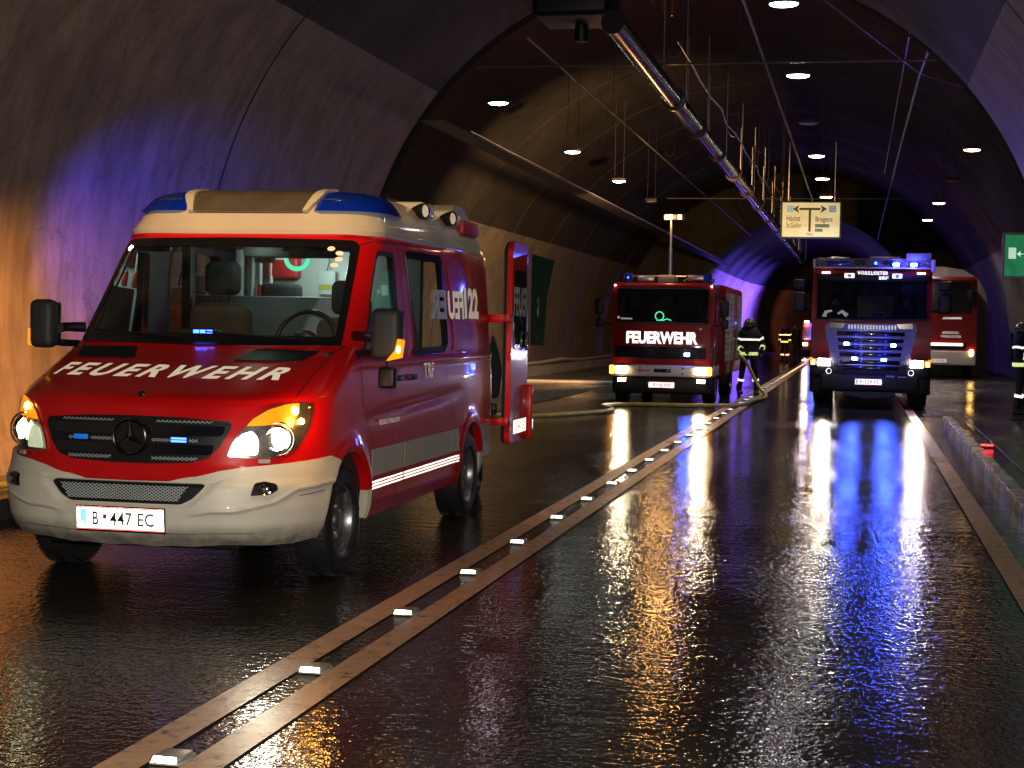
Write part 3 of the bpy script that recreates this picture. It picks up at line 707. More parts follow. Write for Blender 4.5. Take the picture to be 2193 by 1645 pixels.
def half_outline(zt=2.15, zb=.30):
    o=[(0.0,zb)]+arch(0.0)+arch(3.25)+[(UY(3.9,.42),.42)]
    iz=lambda z:int(np.clip(round((z-.28)/.005),0,len(LU)-1))
    for z in np.arange(.44,zt+.001,.06): o.append((LU[iz(z)],float(z)))
    o.append((LU[iz(zt)],zt)); return o
half=half_outline()
outer=half+[(-a,b) for a,b in half[::-1] if abs(a)>1e-6]
body=vpatch('body', outer, M['red'], van, holes=[ws,dwin,neg(dwin),swin,neg(swin)], step=.05)
def linz(l): return [(a,max(b,.45)) for a,b in l]
lining=vpatch('interior_lining', [(0,.5),(UY(3.9,.5),.5),(UY(3.9,2.12),2.12),(0,2.12),(-UY(3.9,2.12),2.12),(-UY(3.9,.5),.5)], M['dgrey'], van, off=-.045, holes=[ws,dwin,neg(dwin),swin,neg(swin)], step=.08)
# glass, black borders
def grow(loop, d):
    cx=sum(p[0] for p in loop)/len(loop); cz=sum(p[1] for p in loop)/len(loop)
    w=max(abs(p[0]-cx) for p in loop); h=max(abs(p[1]-cz) for p in loop)
    return [(cx+(a-cx)*(w+d)/w, cz+(b-cz)*(h+d)/h) for a,b in loop]
wsg=vpatch('windscreen', grow(ws,.012), M['glass'], van, off=.004)
vpatch('windscreen_frame', grow(ws,.022), M['gloss_black'], wsg, off=.007, thick=.003, holes=[grow(ws,-.035)])
for sgn,l in ((1,lambda x:x),(-1,neg)):
    g=vpatch('door_window', grow(l(dwin),.006), M['tglass'], van, off=.002)
    vpatch('window_seal', grow(l(dwin),.016), M['seal'], g, off=.003, thick=.004, holes=[grow(l(dwin),-.02)])
    g=vpatch('side_window', grow(l(swin),.01), M['tglass'], van, off=.003)
    vpatch('window_seal', grow(l(swin),.018), M['gloss_black'], g, off=.004, thick=.003, holes=[grow(l(swin),-.04)])
    vpatch('side_panel', l(bwin), M['red'], van, off=.004, thick=.003)
# panel gaps
def seam(name, pts, w=.007, mat='seal', off=.0012, parent=None):
    pts=[(a,b) for a,b in pts]; q=dens(pts+[pts[-1]],.03)[:-1] if False else pts
    fine=[]
    for i in range(len(pts)-1):
        a,b=pts[i],pts[i+1]; d=math.hypot(b[0]-a[0],b[1]-a[1]); k=max(1,int(d/.02))
        fine+=[(a[0]+(b[0]-a[0])*j/k,a[1]+(b[1]-a[1])*j/k) for j in range(k)]
    fine.append(pts[-1]); uv=np.array(fine); p,n=VN(uv[:,0],uv[:,1])
    vs=[];fs=[]
    for i in range(len(fine)):
        t=p[min(i+1,len(p)-1)]-p[max(i-1,0)]; t/=np.linalg.norm(t)+1e-9; s=np.cross(n[i],t); s/=np.linalg.norm(s)+1e-9
        for k in (-1,1): vs.append(p[i]+n[i]*off+s*k*w/2)
    for i in range(len(fine)-1): fs.append((2*i,2*i+1,2*i+3,2*i+2))
    return mesh_obj(name, vs, fs, M[mat], parent or van)
for s in (1,-1):
    f=lambda l:[(s*a,b) for a,b in l]
    seam('hood_gap', f([(UX(.90,1.42),1.42),(.89,1.375),(.895,1.255),(.92,1.13),(.90,1.10)]))
    seam('door_gap', f([(UY(.26,1.34),1.34),(UY(.30,1.15),1.15),(UY(.38,.95),.95),(UY(.50,.80),.80),(UY(.50,.32),.32)]))
    seam('door_gap', f([(UY(1.26,2.10),2.10),(UY(1.24,1.3),1.3),(UY(1.24,.32),.32)]))
    seam('door_gap', f([(UY(1.26,2.10),2.10),(UY(.80,2.10),2.10),(UY(.62,2.04),2.04)]))
    if s<0 or True: seam('door_gap', f([(UY(2.52,2.09),2.09),(UY(2.52,1.3),1.3),(UY(2.56,.95),.95),(UY(2.7,.80),.80)]))
    seam('roof_drip_rail', f([(UY(.70,2.125),2.125),(UY(2.4,2.13),2.13),(UY(4.0,2.12),2.12)]), w=.018, mat='red', off=.012)
    seam('waist_line', f([(UY(.35,1.30),1.30),(UY(1.8,1.30),1.30),(UY(4.0,1.30),1.30)]), w=.004)
# cowl between hood and windscreen
cw=[(-UX(.88,1.415),1.415),(0,1.40),(UX(.88,1.415),1.415),(UX(.87,1.432),1.432),(0,1.438),(-UX(.87,1.432),1.432)]
vpatch('cowl_panel', cw, M['black'], van, off=.004, thick=.004)
for s in (1,-1):
    w_=[(.32,1.318),(.74,1.318),(.80,1.378),(.40,1.384)]
    w_=[(s*a,b) for a,b in w_]; w_=w_ if s>0 else w_[::-1]
    v_=vpatch('hood_vent', rnd(w_,.012), M['black'], van, off=.002, thick=.006)
    for k in range(4):
        z=1.328+k*.013; seam('vent_slat', [(s*(.37+.012*k),z),(s*(.73+.012*k),z)], w=.006, mat='dgrey', off=.011, parent=v_)
# bumper
bz=[(0,.64),(.25,.642),(.40,.668),(.53,.705),(.66,.728),(.85,.745),(1.05,.76),(1.25,.775),(UY(-.40,.76)+.02,.772)]
bz=[(min(a,1.345),b) for a,b in bz]
ar=[(u_,z_) for u_,z_ in arch(0.0,.452) if u_<UY(-.1,.8) and z_<.74][::-1]
bo=bz+ar+[(1.12,.305),(.95,.292),(0,.285)]
bo_full=bo+[(-a,b) for a,b in bo[::-1] if abs(a)>1e-6]
lowg=rnd([(-.45,.645-.008),(.45,.637),(.47,.625),(.40,.555),(.335,.522),(-.335,.522),(-.40,.555),(-.47,.625)],.015)
def sst(x): x=np.clip(x,0,1); return x*x*(3-2*x)
def VNb(us,zs):
    p,n=VN(us,zs); a=np.abs(us); zs=np.asarray(zs)
    d=np.minimum((.56-(.655-zs)*1.15)-a, np.minimum(.662-zs, zs-.498)); dl=-.017*sst(d/.022)
    dl+= -.013*sst((.372-zs)/.014)*sst((.80-a)/.12)*(.75+.25*np.cos(us*22))
    zl=np.interp(a,[.0,.50,.62,.86,1.0,1.3],[.40,.487,.487,.532,.60,.62]); dl+= -.011*sst((zl-zs)/.016)*sst((a-.35)/.1)
    dl+= .006*np.exp(-((zs-(zl+.006))/.010)**2)*sst((a-.35)/.1)
    return p+n*dl[:,None],n
bump=surf_patch('bumper', dens(bo_full[::-1],.02), VNb, M['bumper'], van, holes=[dens(lowg,.02)], step=.022, zs=np.arange(.292,.79,.012), off=.016, thick=.012, angle=60)
vpatch('lower_grille', grow(lowg,.004), M['black'], van, off=.003)
def mesh_grille(name, poly, parent, dx=.026, slope=.62, w=.0055, off=.0, mat='grey'):
    """diamond expanded-metal grille clipped to a polygon"""
    xs=[p[0] for p in poly]; zs_=[p[1] for p in poly]; x0,x1,z0,z1=min(xs),max(xs),min(zs_),max(zs_)
    def inside(a,b):
        c=False; n=len(poly)
        for i in range(n):
            (xa,za),(xb,zb)=poly[i],poly[i-1]
            if (za>b)!=(zb>b) and a<(xb-xa)*(b-za)/(zb-za)+xa: c=not c
        return c
    V=[];Fc=[]
    for sg in (1,-1):
        k=x0-(z1-z0)/slope
        while k<x1+(z1-z0)/slope:
            n=int((z1-z0)/.008); prev=None
            for i in range(n+1):
                z=z0+(z1-z0)*i/n; x=k+sg*(z-z0)/slope
                ok=inside(x,z)
                if ok and prev: V+= [prev,(x,z)]
                prev=(x,z) if ok else None
            k+=dx
    if not V: return
    uv=np.array(V); p,n_=VN(uv[:,0],uv[:,1]); vs=[];fs=[]
    for i in range(0,len(V),2):
        a,b=p[i],p[i+1]; t=b-a; t/=np.linalg.norm(t)+1e-9; s=np.cross(n_[i],t)*w/2; m_=len(vs)
        vs+=[a-s+n_[i]*off,a+s+n_[i]*off,b+s+n_[i]*off,b-s+n_[i]*off]; fs.append((m_,m_+1,m_+2,m_+3))
    o=mesh_obj(name, vs, fs, M[mat], parent, smooth=False); o['kind']='stuff'; return o
mesh_grille('lower_grille_mesh',[(-.42,.63),(.38,.63),(.32,.54),(-.36,.54)], van, off=.007, mat='lgrey', w=.0045)
vpatch('bumper_air_dam', [(-.42,.375),(-.60,.335),(-.62,.315),(.62,.315),(.60,.335),(.42,.375)][::1], M['black'], bump, off=.0225, thick=.001) if False else None
# upper grille
gr=rnd([(-.57,.985),(-.575,.95),(-.52,.85),(-.46,.78),(-.36,.753),(-.1,.742),(.1,.742),(.36,.753),(.46,.78),(.52,.85),(.575,.95),(.57,.985),(.3,1.005),(0,1.01),(-.3,1.005)],.015)
gb=vpatch('grille', gr, M['black'], van, off=.003, thick=.004)
for i,(z0,z1,x) in enumerate([(.975,.998,.47),(.868,.892,.40),(.765,.792,.40)]):
    for s in (-1,1):
        a,b=sorted((s*.12,s*x)); mesh_grille('grille_mesh',[(a,z0),(b,z0),(b,z1),(a,z1)],gb,off=.009,mat='grey',w=.005)
for z in (.93,.825):
    vpatch('grille_bar', rnd([(-.53+(0.93-z)*.5,z-.028),(.53-(.93-z)*.5,z-.028),(.545-(.93-z)*.5,z+.028),(-.545+(.93-z)*.5,z+.028)],.02), M['gloss_black'], gb, off=.008, thick=.01)
# star emblem in the grille
em=MB(); p0,n0=VN(np.array([0.]),np.array([.885]))
ec=Vector(p0[0])+Vector(n0[0])*.045
Me=Matrix.Translation(ec) @ Matrix.Rotation(R_(90),4,'X')
em.tube([(ec.x+.098*math.cos(a),ec.y,ec.z+.098*math.sin(a)) for a in np.linspace(0,2*math.pi,40)[:-1]], .0095, 8, closed=True)
for k in range(3):
    a=R_(90+120*k); d=Vector((math.cos(a),0,math.sin(a))); s_=Vector((-math.sin(a),0,math.cos(a)))
    tip=ec+d*.094; l_=ec-s_*.017-d*.006; r2=ec+s_*.017-d*.006; top=ec+Vector((0,-.014,0))
    em.poly([tip,l_,top]); em.poly([tip,top,r2])
em.build('star_emblem', M['darkchrome'], gb)
dk=MB(); dk.lathe([(.001,.0),(.086,.0),(.09,-.03)],30,Matrix.Translation(ec+Vector((0,.012,0)))@Matrix.Rotation(R_(90),4,'X')); dk.build('emblem_back', M['gloss_black'], gb)
bd=MB(); bp_,bn_=VN(np.array([0.]),np.array([1.125])); bd.ball(Vector(bp_[0])+Vector((0,-.004,.002)), .026,.014,.022); bd.build('hood_badge', M['gloss_black'], van)
# blue flashers in the grille
for s,m_ in ((1,'blue_core'),(-1,'blue_dim')):
    p_,n_=VN(np.array([s*.30]),np.array([.885])); c=Vector(p_[0])
    q=MB(); q.box(-.052,.052,-.02,.01,-.021,.021,.006,Matrix.Translation(c+Vector((0,-.028,0)))); h_=q.build('flasher_housing', M['gloss_black'], van)
    q=MB()
    if s>0:
        for zz in (.007,-.009):
            q.box(-.046,.046,-.004,.0,zz-.0055,zz+.0055,.001,Matrix.Translation(c+Vector((0,-.049,0))))
    else: q.box(-.044,.044,-.004,.0,-.014,.014,.002,Matrix.Translation(c+Vector((0,-.049,0))))
    q.build('flasher_led', M[m_], h_)
# hood lettering
def hood_fn(a,b): 
    z=1.215+.070*b-.0; u=-.775+1.50*a-.03*(1-b)+.03*b
    z-= .0
    p,n=VN(np.array([u+ .02]),np.array([z])); return tuple(p[0]+n[0]*.0025)
text_on('hood_lettering','FEUERWEHR',hood_fn,M['retro_cream'],van,bold=.035,spacing=1.35)
# number plate
def plate(parent, c, w, h, txt, ry=0, blue=True, mat='retro_plate', tx=(.30,.84), pitch=0):
    """upright number plate facing -y with its centre at c"""
    c=Vector(c); q=MB(); q.box(-w/2-.006,w/2+.006,-.004,.008,-h/2-.012,h/2+.006,.003); fr=q.build('number_plate',M['black'],parent); fr.location=c; fr.rotation_euler=(pitch,0,0)
    q=MB(); q.box(-w/2,w/2,-.008,-.004,-h/2,h/2,.001); q.build('plate_face',M[mat],fr)
    q=MB()
    for z in (h/2-.003,-h/2+.003): q.box(-w/2,w/2,-.0092,-.0082,z-.003,z+.003)
    q.build('plate_edge',M['retro_r'],fr)
    if blue:
        q=MB(); q.box(-w/2+.022,-w/2+.056,-.0095,-.0082,-h/2+.018,h/2-.012); q.build('plate_band',M['retro_b'],fr)
        text_flat('plate_country','A',-w/2+.031,-w/2+.047,-.0102,-h/2+.024,-h/2+.046,M['retro_w'],fr,.03)
    a,b=txt
    text_flat('plate_letters',a,-w/2+.185*w,-w/2+.255*w,-.0098,-h*.30,h*.30,M['ink'],fr,.014)
    q=MB(); q.box(-w/2+.305*w,-w/2+.345*w,-.0098,-.0085,-.002,.024); q.build('plate_crest',M['redink'],fr)
    text_flat('plate_letters',b,-w/2+.385*w,-w/2+.89*w,-.0098,-h*.30,h*.30,M['ink'],fr,.014,1.05)
    return fr
plate(van,(-.012,-1.058,.432),.53,.128,('B','447 EC'),pitch=R_(4))
bk=MB(); bk.box(-.28,.268,-1.045,-.99,.36,.51,.01); bk.build('plate_carrier',M['bumper'],van)
# fog lamps, washer covers, seams of the bumper
for s in (1,-1):
    f=lambda l:(l if s>0 else neg(l))
    fl=rnd([(.715,.575),(.735,.632),(.79,.640),(.86,.628),(.875,.605),(.83,.582)],.012)
    a=vpatch('fog_lamp', f(fl), M['gloss_black'], van, off=.027, thick=.004)
    p_,n_=VN(np.array([s*.795]),np.array([.608])); q=MB()
    q.lathe([(.001,.002),(.014,.004),(.03,.014),(.033,.016)],20,Matrix.Translation(Vector(p_[0])+Vector(n_[0])*.033)@Vector(n_[0]).to_track_quat('Z','Y').to_matrix().to_4x4()); q.build('reflector',M['chrome'],a)
    vpatch('lamp_glass', f(grow(fl,-.002)), M['lens'], a, off=.046)
    vpatch('washer_cover', f(rnd([(.735,.752),(.80,.752),(.80,.775),(.735,.775)],.006)), M['grey'], van, off=.018, thick=.014)
    seam('bumper_crease',[(s*1.02,.565),(s*1.16,.575),(s*1.24,.58)],w=.004,mat='dgrey',off=.024,parent=bump)
# headlamps
hl=[(.56,.79),(.585,.865),(.625,.93),(.69,1.005),(.77,1.06),(.87,1.088),(.98,1.096),(1.06,1.088),(1.075,1.05),(1.07,.98),(1.04,.91),(.98,.84),(.91,.80),(.82,.782),(.68,.783)]
am=[(.655,.962),(.69,1.003),(.77,1.052),(.87,1.080),(.955,1.088),(.962,1.03),(.93,.985),(.86,.972),(.73,.965)]
rf=[(.585,.80),(.60,.86),(.63,.915),(.69,.935),(.725,.90),(.735,.85),(.73,.80)]
for s in (1,-1):
    f=lambda l:(l if s>0 else neg(l))
    g=vpatch('headlamp', f(rnd(hl,.02)), M['lampbowl'], van, off=.004, thick=.004)
    vpatch('indicator', f(rnd(am,.015)), M['amber'], g, off=.012, thick=.004)
    vpatch('headlamp_reflector', f(rnd(rf,.015)), M['head_soft'] if s>0 else M['head_soft2'], g, off=.010, thick=.003)
    for (u_,z_,r_,mt) in ([(.84,.888,.050,'head' if s>0 else 'head_left'),(.925,1.045,.027,'amber_hot'),(.985,.985,.018,'amber_hot')] if s>0 else [(.82,.90,.048,'head_left'),(.80,1.03,.026,'amber_hot')]):
        p_,n_=VN(np.array([s*u_]),np.array([z_])); nn=(Vector(n_[0])*.6+Vector((0,-1,0))).normalized(); Mx=Matrix.Translation(Vector(p_[0])+Vector(n_[0])*.014)@nn.to_track_quat('Z','Y').to_matrix().to_4x4()
        q=MB(); q.lathe([(.001,.012),(r_*.6,.010),(r_,.002)],24,Mx); q.build('lamp_bulb',M[mt],g)
        if r_>.04:
            q=MB(); q.lathe([(r_+.002,.002),(r_+.016,.018),(r_+.022,.006),(r_+.03,.0)],28,Mx); q.build('projector_ring',M['chrome'],g)
            q=MB(); q.lathe([(r_+.040,.0),(r_+.046,.010),(r_+.052,.0)],28,Mx); q.build('projector_ring',M['chrome'],g)
    p_,n_=VN(np.array([s*1.04]),np.array([1.065])); q=MB(); q.ball(Vector(p_[0])+Vector(n_[0])*.008,.012); q.build('side_marker',M['head_left'] if False else M['chrome'],g)
    vpatch('headlamp_glass', f(rnd(grow(hl,-.003),.02)), M['lens'], g, off=.030)
# wheel arches: red lip, inner liner
def arch_ring(y0, s, r0, r1, mat, name, off, zb, a_from=None, a_to=None):
    n=40; vs=[];fs=[]
    al=a_from if a_from is not None else math.pi+.15; ar_=a_to if a_to is not None else -.15
    uv=[]
    for i in range(n+1):
        a=al+(ar_-al)*i/n
        for r in (r0,(r0+r1)/2,r1):
            z=.37+r*math.sin(a); z=max(z,.285); uv.append((s*UY(y0+r*math.cos(a),z),z))
    uv=np.array(uv); p,nn=VN(uv[:,0],uv[:,1])
    for i in range(n+1):
        for k in range(3): vs.append(p[i*3+k]+nn[i*3+k]*(off if k==1 else off*.35))
    for i in range(n+1): # inner return
        q=p[i*3].copy(); q[0]-=s*.05; vs.append(q)
    for i in range(n):
        for k in range(2): fs.append((i*3+k,i*3+k+1,i*3+3+k+1,i*3+3+k))
        fs.append((i*3,(i+1)*3,(n+1)*3+i+1,(n+1)*3+i))
    return mesh_obj(name,vs,fs,M[mat],van)
for s in (1,-1):
    for y0 in (0.0,3.25):
        arch_ring(y0,s,.40,.478,'red','wheel_arch',.014,.3, a_from=(R_(143) if y0==0 else None), a_to=R_(18))
        arch_ring(y0,s,.40,.465,'cream','wheel_arch',.014,.3, a_from=R_(18), a_to=R_(-8))
        q=MB(); n=24
        for i in range(n):
            a0=math.pi*1.06-(math.pi*1.12)*i/n; a1=math.pi*1.06-(math.pi*1.12)*(i+1)/n; r=.425
            q.poly([(s*.93,y0+r*math.cos(a0),.37+r*math.sin(a0)),(s*.93,y0+r*math.cos(a1),.37+r*math.sin(a1)),(s*.60,y0+r*math.cos(a1),.37+r*math.sin(a1)),(s*.60,y0+r*math.cos(a0),.37+r*math.sin(a0))])
        q.poly([(s*.60,y0+.425*math.cos(a),.37+.425*math.sin(a)) for a in np.linspace(math.pi*1.06,-math.pi*.06,24)])
        q.build('wheel_liner',M['black'],van)
        q=MB(); q.box(s*.93 if s<0 else .66, s*.66 if s<0 else .94, y0+.40,y0+.42,.12,.45,.004); q.build('mud_flap',M['black'],van)
# wheels
def make_wheel(parent, cx_, cy_, r=.345, w=.225, s=1, holes=14):
    hub=thing('wheel',None,None,(cx_,cy_,r))
    hub.parent=parent; Rm=Matrix.Rotation(R_(90)*s,4,'Y')   # local z -> +-x, outer side at +z
    h=w/2; q=MB()
    q.lathe([(r*.62,h*.80),(r*.66,h*.98),(r*.80,h*1.02),(r*.93,h*.93),(r*.985,h*.72),(r,h*.45),(r,-h*.45),(r*.985,-h*.72),(r*.93,-h*.93),(r*.62,-h*.9)],48,Rm)
    for g_ in (-.3,0,.3):
        pass
    tyre=q.build('tyre',M['rubber'],hub)
    q=MB(); n=64
    for k in range(n):
        a=2*math.pi*k/n
        for sx in (-1,1):
            q.box(-.008,.008,sx*w*.12-.0 if sx>0 else -w*.42, w*.42 if sx>0 else -w*.12, r*.995, r*1.008,0, Matrix.Rotation(a+ (sx*.02),4,'X')@Matrix.Rotation(R_(90),4,'Z'))
    tr=q.build('tread',M['rubber'],hub,smooth=False); tr['kind']='stuff'
    q=MB()
    q.lathe([(r*.635,h*.82),(r*.615,h*.86),(r*.60,h*.80),(r*.585,h*.35),(r*.54,h*.30),(r*.42,h*.52),(r*.33,h*.50),(r*.30,h*.38),(r*.17,h*.36),(r*.16,h*.62),(r*.12,h*.66),(.001,h*.66)],48,Rm)
    q.build('rim',M['steel'],hub)
    q=MB()
    for k in range(holes):
        a=2*math.pi*k/holes; q.ball(Rm@Vector((r*.515*math.cos(a),r*.515*math.sin(a),h*.355)), r*.032,r*.032,r*.032,8,5)
    v_=q.build('rim_hole',M['seal'],hub); v_['kind']='stuff'
    q=MB()
    for k in range(6):
        a=2*math.pi*k/6; q.lathe([(.011,0),(.011,.016),(.001,.018)],8,Rm@Matrix.Translation((r*.24*math.cos(a),r*.24*math.sin(a),h*.40)))
    q.build('wheel_nuts',M['grey'],hub)['kind']='stuff'
    return hub
for s in (1,-1):
    for y0 in (0.0,3.25):
        make_wheel(van, s*.855, y0, s=s)
# underbody
q=MB(); q.box(-.60,.60,-.80,4.1,.24,.55,.03); q.box(-.88,.88,.50,2.75,.30,.55,.03); q.box(-.55,.55,-.84,-.5,.30,.60,.02); q.build('underbody',M['black'],van)
# cream band and reflective stripes
for s in (1,-1):
    f=lambda l:(l if s>0 else neg(l))
    for y0,y1 in ((.49,1.225),(1.255,2.56),(2.575,2.80)):
        vpatch('side_band', f([(UY(y0,.57),.57),(UY(y1,.57),.57),(UY(y1,.745),.745),(UY(y0,.745),.745)]), M['cream'], van, off=.002, thick=.003)
    vpatch('side_band', f([(UY(3.72,.44),.44),(UY(4.1,.44),.44),(UY(4.12,.72),.72),(UY(3.72,.72),.72)]), M['cream'], van, off=.002, thick=.003)
    for y0,y1 in ((.48,1.225),(1.255,2.79)):
        for k in range(3):
            seam('reflective_stripe', f([(UY(y0,.487+.021*k),.487+.021*k+.002),(UY(y1,.487+.021*k),.487+.021*k+.002)]), w=.0105, mat='retro_plate', off=.003)
# side lettering; the mirrored letters stand for a reflection, laid on as print
def side_fn(y0,y1,z0,z1,s=1,off=.0085):
    def fn(a,b):
        z=z0+(z1-z0)*b; u=s*float(u_of_y(y0+(y1-y0)*a,z)); p,n=VN(np.array([u]),np.array([z])); return tuple(p[0]+n[0]*off)
    return fn
text_on('side_lettering','ER',side_fn(2.02,2.50,1.60,1.82,off=.010),M['white'],van,bold=.05,mirror=True)
text_on('side_lettering','FEU',side_fn(2.55,3.05,1.60,1.82,off=.010),M['retro_cream'],van,bold=.04,mirror=True)
text_on('side_lettering','122',side_fn(3.08,3.66,1.61,1.86,off=.010),M['retro_cream'],van,bold=.05)
text_on('side_lettering','TRF',side_fn(1.74,2.02,1.17,1.28),M['retro_cream'],van,bold=.0)
text_on('side_lettering','BREGENZ-VORKLOSTER',side_fn(.66,1.12,.895,.925,off=.004),M['retro_cream'],van,bold=.0)
text_on('side_lettering','LÖSCHGRUPPE',side_fn(2.62,3.0,.79,.83,off=.004),M['retro_cream'],van,bold=.0) if False else None
# door handles
for s in (1,-1):
    for y in (1.06,1.40):
        p_,n_=VN(np.array([s*UY(y,1.19)]),np.array([1.19])); c=Vector(p_[0])
        q=MB(); q.box(-.012,.030,-.085,.085,-.019,.019,.008,Matrix.Translation(c+Vector((s*.012-.009,0,0)))); q.build('door_handle',M['black'],van)
    p_,n_=VN(np.array([s*UY(.62,.93)]),np.array([.93])); q=MB(); q.ball(Vector(p_[0])+Vector((s*.004,0,0)),.008,.022,.014); q.build('side_repeater',M['redink'],van)
# mirrors
for s in (1,-1):
    ax=1.218 if s>0 else -1.075; ay=.02; cz=1.50 if s>0 else 1.52
    q=MB(); prof=[]
    q.box(ax-(.095 if s>0 else .082),ax+(.095 if s>0 else .082),ay-.07,ay+.055,cz-.155,cz+.155,.045,seg=4); h_=q.build('mirror_housing',M['dgrey'],van)
    q=MB(); q.box(ax-.085,ax+.085,ay+.053,ay+.060,cz-.14,cz+.14,.003); q.build('mirror_glass',M['mirrorg'],h_)
    q=MB(); q.tube([(s*.93,.28,cz-.02),(s*1.02,.18,cz-.02),(ax-s*.09,ay+.02,cz-.03)],[.035,.03,.03],10); q.tube([(s*.93,.26,cz-.13),(ax-s*.09,ay+.02,cz-.12)],.022,8); q.build('mirror_arm',M['black'],h_)
    # black triangle at the mirror foot
    tri=[(UY(.18,1.33),1.33),(UY(.34,1.34),1.34),(UY(.56,1.70),1.70)]
    vpatch('mirror_foot', tri if s>0 else neg(tri), M['black'], van, off=.002, thick=.012)
    if s<0: q=MB(); q.box(ax-.088,ax-.075,ay-.06,ay+.0,cz-.14,cz-.03,.005); q.build('mirror_indicator',M['amber'],h_)
    if s<0: continue
    q=MB(); q.prism([(ax+s*.015,cz-.165),(ax+s*.10,cz-.165+.02),(ax+s*.115,cz-.04),(ax+s*.085,cz-.03),(ax+s*.07,cz-.10)][::s],ay-.075,ay-.01,axis='y'); q.build('mirror_indicator',M['amber'],h_)
    q=MB(); q.ball((ax+s*.092,ay-.075,cz-.095),.012,.01,.022); q.build('mirror_indicator_bulb',M['amber_hot'],h_)
    if s>0:
        q=MB(); q.box(ax-.055,ax+.055,ay-.02,ay+.05,cz-.335,cz-.205,.02,seg=3); q.tube([(ax,ay,cz-.15),(ax,ay+.01,cz-.22)],.009,6); q.build('wide_angle_mirror',M['black'],h_)
# wipers
for x0,x1 in ((-.15,-.78),(.62,.0)):
    p,n=VN(np.array([UX(x0,1.44) if x0>0 else -UX(-x0,1.44), (UX(x1,1.47) if x1>0 else -UX(-x1,1.47)) if x1 else 0.0]),np.array([1.44,1.475])); a,b=[Vector(p[i]+n[i]*.022) for i in (0,1)]
    q=MB(); q.tube([a,(a+b)/2+Vector((0,-.012,.0)),b],[.009,.007,.005],6); q.build('wiper',M['black'],van)
# stickers on the windscreen (round toll tags) and green half ring
for i,(x,z) in enumerate([(.655,2.035),(.715,2.005),(.722,1.965),(.705,1.925)]):
    p_,n_=VN(np.array([UX(x,z)]),np.array([z])); q=MB(); q.lathe([(.001,.0),(.026,.0)],16,Matrix.Translation(Vector(p_[0])+Vector(n_[0])*.012)@Vector(n_[0]).to_track_quat('Z','Y').to_matrix().to_4x4()@Matrix.Diagonal((1,.8,1,1)));q.build('round_sticker',M['retro_cream'],van)
p_,n_=VN(np.array([-UX(.77,2.03)]),np.array([2.03])); q=MB(); q.lathe([(.001,.0),(.024,.0)],16,Matrix.Translation(Vector(p_[0])+Vector(n_[0])*.012)@Vector(n_[0]).to_track_quat('Z','Y').to_matrix().to_4x4());q.build('round_sticker',M['retro_w'],van)
q=MB(); c=Vector((.345,.80,1.985)); prev=None
for i in range(19):
    a=math.pi*(1+i/18); A=c+Vector((.092*math.cos(a),0,.085*math.sin(a))); B=c+Vector((.062*math.cos(a),0,.055*math.sin(a)))
    if prev: q.poly([prev[0],A,B,prev[1]])
    prev=(A,B)
q.build('green_mirror_ring',emis('green_ring_glow',(.10,1,.55),1.1),van)
q=MB(); q.box(.27,.42,.82,.85,1.985,2.04,.012); q.build('rear_view_mirror',M['black'],van)
# ---- roof superstructure (cream cap with blue corner beacons, dark centre panel, work lamps)
CZ=[2.135,2.15,2.17,2.22,2.28,2.31,2.35,2.39,2.42,2.445,2.46,2.467,2.47]
CW=vtab([(2.135,.905),(2.17,.908),(2.28,.868),(2.31,.850),(2.39,.80),(2.42,.765),(2.445,.71),(2.46,.64),(2.467,.5),(2.47,.3)],CZ)
CF=vtab([(2.135,.70),(2.17,.695),(2.28,.785),(2.31,.81),(2.39,.885),(2.42,.93),(2.445,1.0),(2.46,1.12),(2.467,1.3),(2.47,1.6)],CZ)
CR=vtab([(2.135,4.19),(2.17,4.17),(2.28,4.10),(2.42,3.95),(2.47,3.4)],CZ)
def cap_ring(z, n=64):
    w=np.interp(z,CZ,CW); yf=np.interp(z,CZ,CF); yr=np.interp(z,CZ,CR); d=.30; out=[]
    for i in range(n+1):
        th=-math.pi/2+math.pi*i/n; c=math.cos(th); s=math.sin(th)
        x=w*math.copysign(abs(s)**(2/7.),s); y=yf+d-d*abs(c)**(2/1.7); out.append((x,y,z))
    m=24; L=[(w*(1-.05*(k/m)**2),yf+d+(yr-.12-yf-d)*k/m,z) for k in range(1,m+1)]
    R0=[(-a,b,z) for a,b,_ in L][::-1]
    back=[(w*.9,yr,z),(0,yr,z),(-w*.9,yr,z)]
    return R0+out+L+back
rings=[cap_ring(z) for z in CZ]; n=len(rings[0]); V=[p for r in rings for p in r]; Fc=[]
for i in range(len(rings)-1):
    for k in range(n): Fc.append((i*n+k,i*n+(k+1)%n,(i+1)*n+(k+1)%n,(i+1)*n+k))
Fc.append(tuple((len(rings)-1)*n+k for k in range(n)))
cap=mesh_obj('roof_cap',V,Fc,M['cream'],van,angle=35)
q=MB(); q.box(-.86,.86,.8,4.1,2.10,2.125,.01); q.build('headliner',M['dgrey'],van)
def cap_front(x,z,off=0):
    w=np.interp(z,CZ,CW); yf=np.interp(z,CZ,CF); d=.30; s=min(1,abs(x)/w)
    c=math.sqrt(max(0,1-(s**3.5)**2)); y=yf+d-d*c**(2/1.7); return (x,y-off,z+off*.5)
